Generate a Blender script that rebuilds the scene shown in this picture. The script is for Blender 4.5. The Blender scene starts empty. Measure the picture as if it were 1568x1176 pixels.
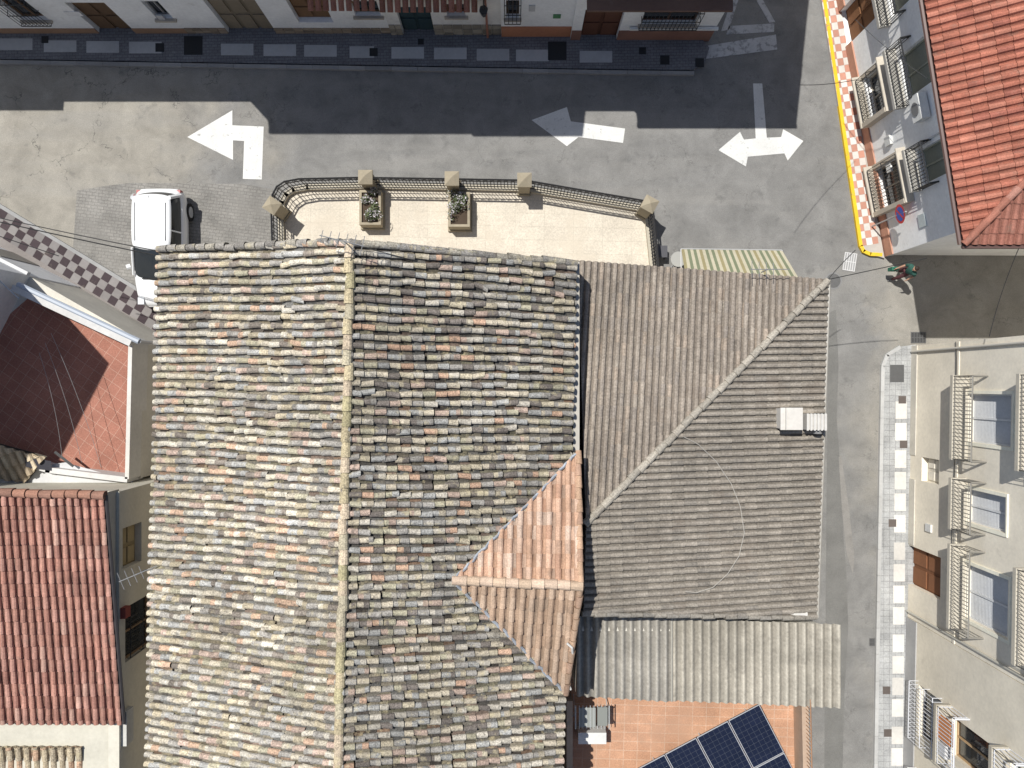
import bpy, math, random
from mathutils import Vector, Matrix
random.seed(7)
FPX=1240.0; H=28.0
def P(u,v,z=0.0):
    k=(H-z)/FPX
    return Vector(((u-784)*k,(588-v)*k,z))
def V(x,y,z=0.0): return Vector((x,y,z))
scn=bpy.context.scene
# ------------------------------------------------------------ materials
def pmat(name,col=(.5,.5,.5),rough=.88,var=.2,scale=1.2,fine=22,fvar=.15,bump=.2,attr=False,metal=0.0,spec=.25,stain=None,sscale=.7,sthr=.55,samt=.6,coat=0.0,stain2=None,s2scale=3,s2thr=.6,s2amt=.5):
    m=bpy.data.materials.new(name); m.use_nodes=True; nt=m.node_tree; N=nt.nodes; L=nt.links
    b=N['Principled BSDF']; b.inputs['Roughness'].default_value=rough; b.inputs['Metallic'].default_value=metal
    b.inputs['Specular IOR Level'].default_value=spec
    if coat: b.inputs['Coat Weight'].default_value=coat; b.inputs['Coat Roughness'].default_value=.05
    tc=N.new('ShaderNodeTexCoord')
    if attr:
        a=N.new('ShaderNodeAttribute'); a.attribute_name='Col'; src=a.outputs['Color']
    else:
        a=N.new('ShaderNodeRGB'); a.outputs[0].default_value=(*col,1); src=a.outputs[0]
    def noise(sc,det=3,rg=.6):
        n=N.new('ShaderNodeTexNoise'); n.inputs['Scale'].default_value=sc; n.inputs['Detail'].default_value=det; n.inputs['Roughness'].default_value=rg
        L.new(tc.outputs['Object'],n.inputs['Vector']); return n
    def scaleby(src,fac,lo,hi):
        mr=N.new('ShaderNodeMapRange'); mr.inputs['From Min'].default_value=.3; mr.inputs['From Max'].default_value=.7
        mr.inputs['To Min'].default_value=lo; mr.inputs['To Max'].default_value=hi; L.new(fac,mr.inputs['Value'])
        s=N.new('ShaderNodeVectorMath'); s.operation='SCALE'; L.new(src,s.inputs[0]); L.new(mr.outputs[0],s.inputs['Scale']); return s.outputs[0]
    if var>.05: n1=noise(scale); src=scaleby(src,n1.outputs[0],1-var,1+var*.6)
    if fvar>.025 or bump>0: n2=noise(fine,2)
    if fvar>.025: src=scaleby(src,n2.outputs[0],1-fvar,1+fvar)
    for (st,sc_,th,am) in ((stain,sscale,sthr,samt),(stain2,s2scale,s2thr,s2amt)):
        if not st: continue
        n3=noise(sc_,4,.7)
        mr=N.new('ShaderNodeMapRange'); mr.inputs['From Min'].default_value=th; mr.inputs['From Max'].default_value=th+.12
        mr.inputs['To Max'].default_value=am; L.new(n3.outputs[0],mr.inputs['Value'])
        mx=N.new('ShaderNodeMix'); mx.data_type='RGBA'; L.new(mr.outputs[0],mx.inputs[0]); L.new(src,mx.inputs[6]); mx.inputs[7].default_value=(*st,1); src=mx.outputs[2]
    L.new(src,b.inputs['Base Color'])
    if bump>0:
        bp=N.new('ShaderNodeBump'); bp.inputs['Strength'].default_value=bump; bp.inputs['Distance'].default_value=.01
        L.new(n2.outputs[0],bp.inputs['Height']); L.new(bp.outputs[0],b.inputs['Normal'])
    return m
def brickmat(name,c1,c2,mort,w,h,ms=.01,rot=0,var=.25,bump=.3,offset=.5,stain=None):
    m=pmat(name,c1,var=var,stain=stain,sthr=.5); nt=m.node_tree; N=nt.nodes; L=nt.links
    b=N['Principled BSDF']; br=N.new('ShaderNodeTexBrick'); tc=N.new('ShaderNodeTexCoord'); mp=N.new('ShaderNodeMapping'); mp.inputs['Rotation'].default_value=(0,0,rot)
    L.new(tc.outputs['Object'],mp.inputs[0]); L.new(mp.outputs[0],br.inputs['Vector'])
    br.inputs['Scale'].default_value=1; br.inputs['Brick Width'].default_value=w; br.inputs['Row Height'].default_value=h; br.inputs['Mortar Size'].default_value=ms
    br.inputs['Color1'].default_value=(*c1,1); br.inputs['Color2'].default_value=(*c2,1); br.inputs['Mortar'].default_value=(*mort,1); br.offset=offset
    rgb=[n for n in N if n.type=='RGB'][0]; tgt=[l.to_socket for l in rgb.outputs[0].links]
    for t in tgt: L.new(br.outputs['Color'],t)
    return m
def asphalt():
    m=bpy.data.materials.new('asphalt'); m.use_nodes=True; nt=m.node_tree; N=nt.nodes; L=nt.links; b=N['Principled BSDF']
    b.inputs['Roughness'].default_value=.82; b.inputs['Specular IOR Level'].default_value=.3
    tc=N.new('ShaderNodeTexCoord'); O=tc.outputs['Object']
    def noise(sc,det=4,rg=.6,dist=0,vec=None):
        n=N.new('ShaderNodeTexNoise'); n.inputs['Scale'].default_value=sc; n.inputs['Detail'].default_value=det; n.inputs['Roughness'].default_value=rg; n.inputs['Distortion'].default_value=dist
        L.new(vec or O,n.inputs['Vector']); return n
    def mr(v,a,b_,c,d):
        x=N.new('ShaderNodeMapRange'); x.inputs['From Min'].default_value=a; x.inputs['From Max'].default_value=b_; x.inputs['To Min'].default_value=c; x.inputs['To Max'].default_value=d; L.new(v,x.inputs['Value']); return x.outputs[0]
    def math_(op,a,b_):
        x=N.new('ShaderNodeMath'); x.operation=op; x.use_clamp=False
        for i,q in enumerate((a,b_)):
            if isinstance(q,(int,float)): x.inputs[i].default_value=q
            else: L.new(q,x.inputs[i])
        return x.outputs[0]
    def mix(f,a,b_):
        x=N.new('ShaderNodeMix'); x.data_type='RGBA'; L.new(f,x.inputs[0])
        for i,q in ((6,a),(7,b_)):
            if isinstance(q,tuple): x.inputs[i].default_value=(*q,1)
            else: L.new(q,x.inputs[i])
        return x.outputs[2]
    sep=N.new('ShaderNodeSeparateXYZ'); L.new(O,sep.inputs[0])
    big=noise(.25,4,.6,.5)
    fx=mr(math_('ADD',sep.outputs[0],mr(big.outputs[0],.3,.7,-3.5,3.5)),-8.0,-12.5,0,1)
    fe=math_('MULTIPLY',mr(math_('ADD',sep.outputs[0],mr(big.outputs[0],.3,.7,-1.2,1.2)),12.2,13.4,0,1),mr(sep.outputs[1],5.2,4.2,0,.8))
    f=math_('MAXIMUM',fx,fe)
    c=mix(f,(.200,.197,.19),(.285,.267,.232))
    med=noise(1.1,6,.68,.4)
    s=N.new('ShaderNodeVectorMath'); s.operation='SCALE'; L.new(c,s.inputs[0]); L.new(mr(med.outputs[0],.3,.7,.78,1.18),s.inputs['Scale']); c=s.outputs[0]
    mp=N.new('ShaderNodeMapping'); mp.inputs['Scale'].default_value=(.12,.9,1); L.new(O,mp.inputs[0])
    n0=noise(1.0,3,.55,.6,mp.outputs[0])
    c=mix(mr(n0.outputs[0],.5,.66,0,.4),c,(.27,.262,.245))
    sp=noise(1.6,4,.6); c=mix(mr(sp.outputs[0],.6,.74,0,.55),c,(.1,.1,.098))
    dv=N.new('ShaderNodeVectorMath'); dv.operation='ADD'; nd=noise(1.5,3,.7)
    sc=N.new('ShaderNodeVectorMath'); sc.operation='SCALE'; L.new(nd.outputs['Color'],sc.inputs[0]); sc.inputs['Scale'].default_value=1.3
    L.new(O,dv.inputs[0]); L.new(sc.outputs[0],dv.inputs[1])
    vo=N.new('ShaderNodeTexVoronoi'); vo.feature='DISTANCE_TO_EDGE'; vo.inputs['Scale'].default_value=.36; L.new(dv.outputs[0],vo.inputs['Vector'])
    amt=math_('ADD',math_('MULTIPLY',fx,.35),.35)
    cr=math_('MULTIPLY',math_('MULTIPLY',mr(vo.outputs['Distance'],.001,.008,1,0),mr(sp.outputs[0],.44,.53,0,1)),amt)
    c=mix(cr,c,(.07,.068,.062))
    fn=noise(50,2,.5)
    s=N.new('ShaderNodeVectorMath'); s.operation='SCALE'; L.new(c,s.inputs[0]); L.new(mr(fn.outputs[0],.3,.7,.82,1.18),s.inputs['Scale']); c=s.outputs[0]
    L.new(c,b.inputs['Base Color'])
    bp=N.new('ShaderNodeBump'); bp.inputs['Strength'].default_value=.3; bp.inputs['Distance'].default_value=.01; L.new(fn.outputs[0],bp.inputs['Height']); L.new(bp.outputs[0],b.inputs['Normal'])
    return m
def paintmat(name,col,under=(.2,.2,.2),thr=.6,samt=.8):
    return pmat(name,col,rough=.6,var=.1,stain=under,sscale=4,sthr=thr,samt=samt,fvar=.06)
M={}
M['asph']=asphalt()
M['ground']=pmat('dirt',(.24,.2,.15),var=.3,scale=.2)
M['A']=pmat('masonry_mix',attr=True,var=.1,scale=.8,fine=14,fvar=.06,bump=.1)
M['W']=pmat('weathered_plaster',attr=True,var=.1,scale=.9,fine=9,fvar=.05,bump=.15,stain=(.3,.27,.22),sscale=1.6,sthr=.62,samt=.25)
M['tileold']=pmat('old_clay_tile',attr=True,var=.2,scale=.7,fine=26,fvar=.42,bump=.5,rough=.95,stain=(.10,.09,.075),sscale=6,sthr=.55,samt=.6,stain2=(.52,.45,.28),s2scale=3.3,s2thr=.56,s2amt=.5)
M['tile']=pmat('clay_tile',attr=True,var=.2,scale=1.1,fine=26,fvar=.2,bump=.3,rough=.85,stain=(.22,.16,.125),sscale=2.5,sthr=.58,samt=.4)
M['tilegrey']=pmat('grey_tile',attr=True,var=.17,scale=.5,fine=20,fvar=.28,bump=.3,rough=.8,stain=(.46,.42,.35),sscale=9,sthr=.6,samt=.55,stain2=(.18,.145,.115),s2scale=1.1,s2thr=.54,s2amt=.35)
M['fibre']=pmat('fibre_cement',attr=True,var=.2,scale=.8,fine=12,fvar=.15,bump=.3,stain=(.2,.18,.15),sscale=2.2,sthr=.55,samt=.45)
M['paint']=paintmat('worn_road_paint',(.64,.64,.62))
M['paintdim']=paintmat('dim_road_paint',(.48,.48,.48),thr=.5)  # greyer road paint with more of the asphalt showing through
M['yellow']=paintmat('yellow_kerb_paint',(.75,.5,.03),thr=.58)
M['iron']=pmat('wrought_iron',(.025,.025,.027),rough=.5,var=.0,fvar=0,bump=0,spec=.5)
M['metalA']=pmat('painted_metal',attr=True,rough=.45,var=.0,fvar=.0,bump=0,spec=.5)
M['glass']=pmat('window_glass',(.03,.035,.04),rough=.08,var=.0,fvar=.0,bump=0,spec=.6)
M['carpaint']=pmat('white_car_paint',(.78,.79,.8),rough=.3,var=.0,fvar=.0,bump=0,spec=.5,coat=.8)
M['rubber']=pmat('tyre_rubber',(.02,.02,.02),rough=.8,bump=0)
M['leaf']=pmat('leaves',attr=True,rough=.6,var=.2,scale=6,bump=0)
M['cobble']=brickmat('stone_setts',(.235,.227,.212),(.265,.254,.235),(.185,.178,.165),.22,.11,.012,rot=.12,stain=(.205,.197,.182))
M['cream']=brickmat('cream_terrace_paving',(.61,.555,.465),(.575,.52,.435),(.48,.435,.36),1.0,.45,.007,rot=.02,var=.1,offset=0,stain=(.55,.49,.4))
M['redfloor']=brickmat('red_terrace_tile',(.36,.165,.12),(.32,.145,.105),(.44,.27,.21),.33,.33,.007,rot=.6,var=.15,offset=0)
M['orfloor']=brickmat('orange_terrace_tile',(.46,.26,.165),(.51,.295,.19),(.54,.38,.28),.42,.28,.01,rot=.03,var=.2,offset=0,stain=(.4,.25,.17))
M['pave']=brickmat('grey_pavers',(.15,.155,.17),(.18,.185,.2),(.1,.1,.11),.2,.1,.008,rot=-.02,var=.15)
M['cell']=pmat('solar_cell',(.012,.016,.035),rough=.15,var=.2,fvar=.05,bump=0,spec=.6)
# ------------------------------------------------------------ mesh builder
def grp(name,loc=(0,0,0)):
    e=bpy.data.objects.new(name,None); e.empty_display_size=.3; scn.collection.objects.link(e); e.location=loc; return e
def W(x,y,z): return Vector((x,y,z))
class MB:
    def __init__(s): s.v=[]; s.f=[]; s.c=[]
    def face(s,pts,col=(.5,.5,.5)):
        i=len(s.v); s.v.extend(pts); s.f.append(tuple(range(i,i+len(pts)))); s.c.append(col)
    def box(s,x0,x1,y0,y1,z0,z1,col=(.5,.5,.5),F=W):
        p=[F(x,y,z) for z in (z0,z1) for y in (y0,y1) for x in (x0,x1)]
        for q in ((0,1,3,2),(4,5,7,6),(0,1,5,4),(2,3,7,6),(0,2,6,4),(1,3,7,5)): s.face([p[k] for k in q],col)
    def bar(s,a,b,r,col=(.03,.03,.03),n=4,r2=None,cap=True):
        a=Vector(a); b=Vector(b); d=(b-a)
        if d.length<1e-6: return
        d.normalize(); u=d.orthogonal().normalized(); w=d.cross(u); r2=r if r2 is None else r2
        A=[a+(u*math.cos(t)+w*math.sin(t))*r for t in [2*math.pi*(i+.5)/n for i in range(n)]]
        B=[b+(u*math.cos(t)+w*math.sin(t))*r2 for t in [2*math.pi*(i+.5)/n for i in range(n)]]
        for i in range(n): s.face([A[i],A[(i+1)%n],B[(i+1)%n],B[i]],col)
        if cap: s.face(A[::-1],col); s.face(B,col)
    def prism(s,poly,z0,z1,col=(.5,.5,.5),top=True):
        n=len(poly)
        for i in range(n):
            a=poly[i]; b=poly[(i+1)%n]; s.face([V(a[0],a[1],z0),V(b[0],b[1],z0),V(b[0],b[1],z1),V(a[0],a[1],z1)],col)
        if top: s.face([V(a[0],a[1],z1) for a in poly],col)
    def build(s,name,mat,parent=None,smooth=False):
        me=bpy.data.meshes.new(name); me.from_pydata([tuple(p) for p in s.v],[],s.f)
        at=me.color_attributes.new(name='Col',type='FLOAT_COLOR',domain='CORNER')
        fl=[]
        for f,c in zip(s.f,s.c): fl.extend([c[0],c[1],c[2],1.0]*len(f))
        at.data.foreach_set('color',fl)
        if smooth: me.polygons.foreach_set('use_smooth',[True]*len(me.polygons))
        me.materials.append(M[mat] if isinstance(mat,str) else mat)
        o=bpy.data.objects.new(name,me); scn.collection.objects.link(o)
        if parent is not None:
            o.parent=parent; o.matrix_parent_inverse=Matrix.Translation(-Vector(parent.location))
        return o
def sheet(name,pts,z,mat,parent=None,col=(.5,.5,.5)):
    m=MB(); m.face([V(p[0],p[1],z) for p in pts],col); return m.build(name,mat,parent)
def frame(p0,p1,side):
    p0=Vector((p0[0],p0[1])); d=Vector((p1[0],p1[1]))-p0; L=d.length; d.normalize(); n=Vector((-d.y,d.x))*side
    def F(x,y,z): return Vector((p0.x+d.x*x+n.x*y,p0.y+d.y*x+n.y*y,z))
    return F,L
def wall(mb,F,x0,x1,z0,z1,ops,col,depth=.2):
    xs=sorted(set([x0,x1]+[o[0] for o in ops]+[o[1] for o in ops])); zs=sorted(set([z0,z1]+[o[2] for o in ops]+[o[3] for o in ops]))
    for i in range(len(xs)-1):
        for j in range(len(zs)-1):
            cx=(xs[i]+xs[i+1])/2; cz=(zs[j]+zs[j+1])/2
            if any(o[0]<cx<o[1] and o[2]<cz<o[3] for o in ops): continue
            mb.face([F(xs[i],0,zs[j]),F(xs[i+1],0,zs[j]),F(xs[i+1],0,zs[j+1]),F(xs[i],0,zs[j+1])],col)
    for o in ops:
        a,b,c,d=o[:4]
        for (p,q) in (((a,c),(a,d)),((a,d),(b,d)),((b,d),(b,c)),((b,c),(a,c))):
            mb.face([F(p[0],0,p[1]),F(q[0],0,q[1]),F(q[0],-depth,q[1]),F(p[0],-depth,p[1])],col)
    D=.3
    for x in (x0,x1): mb.face([F(x,0,z0),F(x,-D,z0),F(x,-D,z1),F(x,0,z1)],col)
    mb.face([F(x0,0,z1),F(x1,0,z1),F(x1,-D,z1),F(x0,-D,z1)],col)
def mul(c,f): return tuple(max(0,min(.9,q*f)) for q in c)
def window(F,a,b,c,d,par,kind='glass',fr=(.6,.6,.58),depth=.18):
    m=MB(); g=MB(); y=-depth
    t=.05
    if kind=='glass':
        g.face([F(a,y,c),F(b,y,c),F(b,y,d),F(a,y,d)])
        for (x0,x1,z0,z1) in ((a,b,c,c+t),(a,b,d-t,d),(a,a+t,c+t,d-t),(b-t,b,c+t,d-t),((a+b)/2-t/2,(a+b)/2+t/2,c+t,d-t)): m.box(x0,x1,y+.005,y+.05,z0,z1,fr,F)
    elif kind=='shutter':
        n=max(4,int((d-c)/.07))
        for i in range(n):
            z0=c+(d-c)*i/n; z1=c+(d-c)*(i+1)/n
            m.face([F(a,y+.04,z0),F(b,y+.04,z0),F(b,y+.015,z1),F(a,y+.015,z1)],fr)
            m.face([F(a,y+.015,z1),F(b,y+.015,z1),F(b,y+.04,z1),F(a,y+.04,z1)],mul(fr,.6))  # slat undersides darkened, their shade painted into the colour
        m.box(a,a+.05,y+.041,y+.07,c,d,mul(fr,1.2),F); m.box(b-.05,b,y+.041,y+.07,c,d,mul(fr,1.2),F); m.box((a+b)/2-.03,(a+b)/2+.03,y+.041,y+.07,c,d,mul(fr,1.2),F)
    elif kind=='door':
        m.face([F(a,y,c),F(b,y,c),F(b,y,d),F(a,y,d)],fr)
        nc=max(2,int((b-a)/.45))
        for i in range(nc):
            xa=a+(b-a)*i/nc+.06; xb=a+(b-a)*(i+1)/nc-.06
            for (z0,z1) in ((c+.12,c+(d-c)*.45),(c+(d-c)*.52,d-.12)): m.box(xa,xb,y+.004,y+.035,z0,z1,mul(fr,1.2),F)
    if m.f: m.build('frame',M['A'],par)
    if g.f: g.build('glass','glass',par)
def grille(F,a,b,c,d,par,col=(.03,.03,.03),out=.18,sp=.12,name='window_grille'):
    m=MB(); r=.012
    n=int((b-a)/sp)
    for i in range(n+1):
        x=a+(b-a)*i/n; m.bar(F(x,out,c),F(x,out,d),r,col)
    for z in (c,(c+d)/2,d):
        m.bar(F(a,out,z),F(b,out,z),r*1.4,col); m.bar(F(a,0,z),F(a,out,z),r,col); m.bar(F(b,0,z),F(b,out,z),r,col)
    for z in (c,d):
        for i in range(1,n): 
            x=a+(b-a)*i/n; m.bar(F(x,0,z),F(x,out,z),r*.8,col)
    m.build(name,'metalA',par)
def balcony(F,a,b,z,par,out=.5,rail=1.0,slab=(.6,.58,.52),col=(.05,.05,.05),sp=.11,r=.014):
    s=MB(); s.box(a,b,0.002,out,z-.14,z,slab,F); s.build('balcony_slab','W',par)
    m=MB(); o=out-.03
    path=[(a+.03,0.01),(a+.03,o),(b-.03,o),(b-.03,0.01)]
    for i in range(3):
        p,q=path[i],path[i+1]; L=math.hypot(q[0]-p[0],q[1]-p[1]); n=max(2,int(L/sp))
        for k in range(n+1):
            t=k/n; x=p[0]+(q[0]-p[0])*t; y=p[1]+(q[1]-p[1])*t; m.bar(F(x,y,z),F(x,y,z+rail),r,col)
        for zz in (z+.08,z+rail-.12): m.bar(F(p[0],p[1],zz),F(q[0],q[1],zz),.012,col)
        m.bar(F(p[0],p[1],z+rail),F(q[0],q[1],z+rail),.028,col)
    m.build('balcony_railing','metalA',par)
# ------------------------------------------------------------ roof tiles
def pnorm(poly):
    n=(poly[1]-poly[0]).cross(poly[2]-poly[0]).normalized()
    return n if n.z>0 else -n
def onplane(u,v,poly):
    n=pnorm(poly); c=Vector((0,0,H)); d=P(u,v,0)-c; t=(poly[0]-c).dot(n)/d.dot(n); return c+d*t
def clip(pl,hp):
    for (a,b,c) in hp:
        ds=[a*p[0]+b*p[1]+c for p in pl]
        if min(ds)>=0: continue
        if max(ds)<=0: return []
        out=[]
        for i in range(len(pl)):
            p,q=pl[i],pl[(i+1)%len(pl)]; dp,dq=ds[i],ds[(i+1)%len(pl)]
            if dp>=0: out.append(p)
            if (dp>=0)!=(dq>=0):
                t=dp/(dp-dq); out.append(tuple(p[k]+(q[k]-p[k])*t for k in range(3)))
        pl=out
        if len(pl)<3: return []
    return pl
def pick(pal): return random.choices([p[0] for p in pal],[p[1] for p in pal])[0]
def desat(pal,a):
    out=[]
    for c,w in pal:
        l=c[0]*.3+c[1]*.55+c[2]*.15; out.append((tuple(q*(1-a)+l*a for q in c),w))
    return out
def tiles(name,poly,par,mat,pal,sp=.22,ex=.3,r=.085,jit=.008,down=None,seg=5,wob=0.0,base=(.1,.085,.07),cj=.15,lip=.03,flat=1.0,raise_=.01,chd=(.55,.9)):
    n=pnorm(poly)
    dd=Vector((n.x,n.y)) if down is None else Vector(down)
    d=Vector((dd.x,dd.y,-(n.x*dd.x+n.y*dd.y)/n.z)).normalized(); s=n.cross(d); o=poly[0]
    q=[((p-o).dot(s),(p-o).dot(d)) for p in poly]
    area=sum(q[i][0]*q[(i+1)%len(q)][1]-q[(i+1)%len(q)][0]*q[i][1] for i in range(len(q)))
    if area<0: q=q[::-1]
    hp=[]
    for i in range(len(q)):
        a,b=q[i],q[(i+1)%len(q)]; dx,dy=b[0]-a[0],b[1]-a[1]; l=math.hypot(dx,dy)
        if l<1e-6: continue
        nx,ny=-dy/l,dx/l; hp.append((nx,ny,-(nx*a[0]+ny*a[1])))
    m=MB()
    def put(pl,c):
        pl=clip(pl,hp)
        if pl: m.face([o+s*p[0]+d*p[1]+n*p[2] for p in pl],c)
    s0=min(p[0] for p in q); s1=max(p[0] for p in q); t0=min(p[1] for p in q); t1=max(p[1] for p in q)
    ns=int((s1-s0)/sp)+2; nt=int((t1-t0)/ex)+2
    for j in range(ns):
        sc0=s0+(j+.3)*sp; toff=random.uniform(-.16,.16)*ex if wob else 0
        rowtone=random.uniform(.92,1.08) if wob else 1
        for i in range(-1,nt):
            ta=t0+i*ex+toff+random.gauss(0,jit*1.7); tb=ta+ex*1.12
            w=wob*(math.sin(ta*1.3+j*.05)+math.sin(ta*.5+j*.21)*.8)
            slip=1.0
            if wob and random.random()<.05: slip=2.6
            sa=sc0+w+random.gauss(0,jit*slip); sb=sc0+w+random.gauss(0,jit*slip)
            hw=wob*1.4*math.sin(sc0*.9+ta*.7)
            if any(a*sa+b*ta+c<-.6 for a,b,c in hp) : continue
            c=mul(pick(pal),random.uniform(1-cj,1+cj)*rowtone); c2=mul(c,random.uniform(.85,1.12)); 
            if wob:
                gsh=.5+.5*math.sin(sc0*.55+1.7*math.sin(ta*.6)+2)*math.sin(ta*.8+sc0*.23)
                c=mul(c,.86+.25*gsh); c2=mul(c2,.86+.25*gsh)
                if random.random()<.3: c2=mul(pick(pal),random.uniform(.75,1.1))
            tm=ta+(tb-ta)*random.uniform(.45,.7)
            rings=[]
            for (tt,rr,hh,ss) in ((ta,r*.85,.0,sa),(tm,r*.93,lip*.5,(sa+sb)/2),(tb,r,lip,sb)):
                rings.append([(ss-rr*math.cos(math.pi*k/seg),tt,raise_+hh+hw+rr*flat*math.sin(math.pi*k/seg)) for k in range(seg+1)])
            for k in range(seg):
                put([rings[0][k],rings[0][k+1],rings[1][k+1],rings[1][k]],c)
                put([rings[1][k],rings[1][k+1],rings[2][k+1],rings[2][k]],c2)
            put(rings[2],mul(c2,.3))  # tile end closed by a dark face, painted shade of its hollow
            cc=mul(pick(pal),random.uniform(*chd)); cx=(sa+sb)/2+sp/2; g=sp*.5  # channel colour darkened to paint in the shade between cover tiles
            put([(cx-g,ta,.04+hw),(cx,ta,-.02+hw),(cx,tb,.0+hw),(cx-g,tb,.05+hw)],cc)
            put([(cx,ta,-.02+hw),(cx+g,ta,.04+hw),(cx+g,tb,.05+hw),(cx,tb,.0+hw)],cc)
    m.build(name,mat,par)
    b=MB(); b.face([p-n*.08 for p in poly],base); b.build(name+'_deck','A',par)
def ridge(name,a,b,par,mat,pal,r=.12,ex=.35,jit=.01,seg=6,lift=.04):
    m=MB(); d=b-a; L=d.length; d.normalize(); sd=d.cross(Vector((0,0,1))).normalized(); up=sd.cross(d); n=int(L/ex)+1; ex=L/n
    for i in range(n):
        c=mul(pick(pal),random.uniform(.85,1.12)); off=sd*random.gauss(0,jit)
        A=a+d*(i*ex)+off+up*lift; B=a+d*((i+1)*ex+.05)+off+up*(lift+.025)
        ra=[A+sd*(-r*.85*math.cos(math.pi*k/seg))+up*(r*.85*math.sin(math.pi*k/seg)) for k in range(seg+1)]
        rb=[B+sd*(-r*math.cos(math.pi*k/seg))+up*(r*math.sin(math.pi*k/seg)) for k in range(seg+1)]
        ra=[ra[0]-up*.12]+ra+[ra[-1]-up*.12]; rb=[rb[0]-up*.12]+rb+[rb[-1]-up*.12]
        for k in range(seg+2): m.face([ra[k],ra[k+1],rb[k+1],rb[k]],c)
        m.face(rb,mul(c,.5))  # cap end face darkened, painted shade of its hollow
    m.build(name,mat,par)
# ------------------------------------------------------------ ground & streets
sheet('ground',[(-400,-400),(400,-400),(400,400),(-400,400)],0,'ground')
sheet('asphalt_road',[(-45,-45),(45,-45),(45,45),(-45,45)],.004,'asph')
sheet('stone_sett_paving',[P(*p) for p in ((118,292),(160,285),(200,280),(300,281),(372,282),(418,290),(415,380),(414,460),(230,520),(150,470),(125,420),(112,380))],.008,'cobble')
sheet('alley_paving',[V(-9.9,2.5),V(-9.2,2.5),V(-9.2,-20),V(-11.4,-20),V(-11.4,1.5)],.008,'pave')
def mark(name,pts,mat='paint'): sheet(name,[P(*p) for p in pts],.0125,mat)
mark('road_arrow_marking',[(287,210),(356,169),(356,192),(404,194),(401,275),(372,274),(374,216),(357,215),(357,245)])
mark('road_arrow_marking',[(814,184),(868,164),(874,186),(957,197),(954,219),(886,210),(868,224)])
mark('road_arrow_marking',[(1100,230),(1133,202),(1139,214),(1157,212),(1153,128),(1167,128),(1174,211),(1196,210),(1199,198),(1230,216),(1206,246),(1201,235),(1145,240),(1142,255)])
mark('give_way_bar_marking',[(1072,72),(1188,53),(1190,76),(1075,91)],'paintdim')
for i,pp in enumerate(([(1104,48),(1130,-30),(1140,-30),(1116,46)],[(1116,40),(1186,36),(1185,49),(1112,53)],[(1140,-30),(1150,-32),(1187,34),(1178,35)])): mark('give_way_triangle_marking',pp,'paintdim')
M['repair']=pmat('asphalt_repair',(.17,.168,.16),var=.15,fine=45,fvar=.15,bump=.3)
M['repair2']=pmat('concrete_repair',(.25,.24,.225),var=.2,fine=45,fvar=.12,bump=.3)
sheet('asphalt_repair_patch',[P(*p) for p in ((1268,480),(1280,474),(1284,560),(1281,640),(1287,720),(1290,800),(1296,880),(1299,960),(1293,1060),(1290,1180),(1262,1180))],.0075,'repair')
sheet('concrete_repair_patch',[P(*p) for p in ((1284,700),(1288,697),(1300,780),(1308,850),(1306,880),(1296,845),(1289,780))],.0105,'repair2')
g=grp('north_pavement',P(500,80))
npv=[P(-300,92),P(-300,40),P(0,40),P(600,45),P(1072,60),P(1085,75),P(1078,98),P(1060,109),P(960,108),P(600,102),P(0,92)]
m=MB(); m.prism(npv,0,.12,(.15,.155,.17)); m.build('paving','pave',g)
m=MB()
for (a,b) in (((-300,94),(0,94)),((0,94),(600,104)),((600,104),(960,110)),((960,110),(1062,111))):
    A=P(*a); B=P(*b); F,L=frame(A,B,-1); n=max(1,int(L/.9))
    for i in range(n): m.box(L*i/n+.006,L*(i+1)/n-.006,0,.13,0,.13,mul((.3,.3,.3),random.uniform(.85,1.1)),F)
m.build('kerb','W',g)
m=MB()
for u,v in [(-42,69),(28,70),(95,73),(160,74),(225,75),(365,78),(430,79),(492,80),(555,82),(625,83),(690,84),(755,86),(815,87),(912,89),(-110,69),(-180,69)]:
    c=P(u,v); w=.56 if u!=555 else .42
    m.box(c.x-w,c.x+w,c.y-.2,c.y+.2,.1,.124,mul((.42,.43,.44),random.uniform(.9,1.1)))
m.build('light_slabs','W',g)
m=MB()
for u,v,s in [(298,72,.32),(853,80,.32),(247,75,.15),(1017,94,.16),(573,82,.14),(72,63,.12),(645,66,.1),(983,80,.12),(1070,98,.15)]:
    c=P(u,v); m.box(c.x-s,c.x+s,c.y-s,c.y+s,.1,.127,(.03,.032,.035))
m.build('service_covers','A',g)
def checker(mb,p0,p1,width,side,z,cell,ca,cb,n):
    F,L=frame(p0,p1,side); k=int(L/cell)
    for i in range(k+1):
        for j in range(n):
            w=width/n; c=ca if (i+j)%2 else cb
            x1=min(L,(i+1)*cell)
            if x1-i*cell<.02: continue
            mb.face([F(i*cell+.004,j*w+.004,z),F(x1-.004,j*w+.004,z),F(x1-.004,(j+1)*w-.004,z),F(i*cell+.004,(j+1)*w-.004,z)],mul(c,random.uniform(.85,1.08)))
g=grp('checkered_pavement',P(1310,200))
k0=P(1246,-60); k1=P(1316,378); w0=P(1270,-60); w1=P(1352,396)
m=MB(); m.prism([k0,k1,P(1322,388),P(1345,394),w1,w0],0,.118,(.45,.42,.38)); m.build('base','W',g)
m=MB(); checker(m,k1,k0,.62,-1,.123,.25,(.68,.65,.6),(.52,.27,.2),3); m.build('checker_tiles','W',g)
m=MB()
pp=[P(1249,-60),P(1314,378),P(1319,387),P(1330,392),P(1348,393)]
for a,b in zip(pp,pp[1:]):
    F,L=frame(a,b,1); m.box(0,L+.01,-.01,.11,0,.128,(.7,.5,.03),F)
m.build('yellow_kerb','yellow',g)
g=grp('apartment_pavement',P(1365,800))
pv=[P(1400,528),P(1375,531),P(1356,543),P(1349,560),P(1341,1000),P(1333,1500),P(1400,1500),P(1400,600)]
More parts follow.
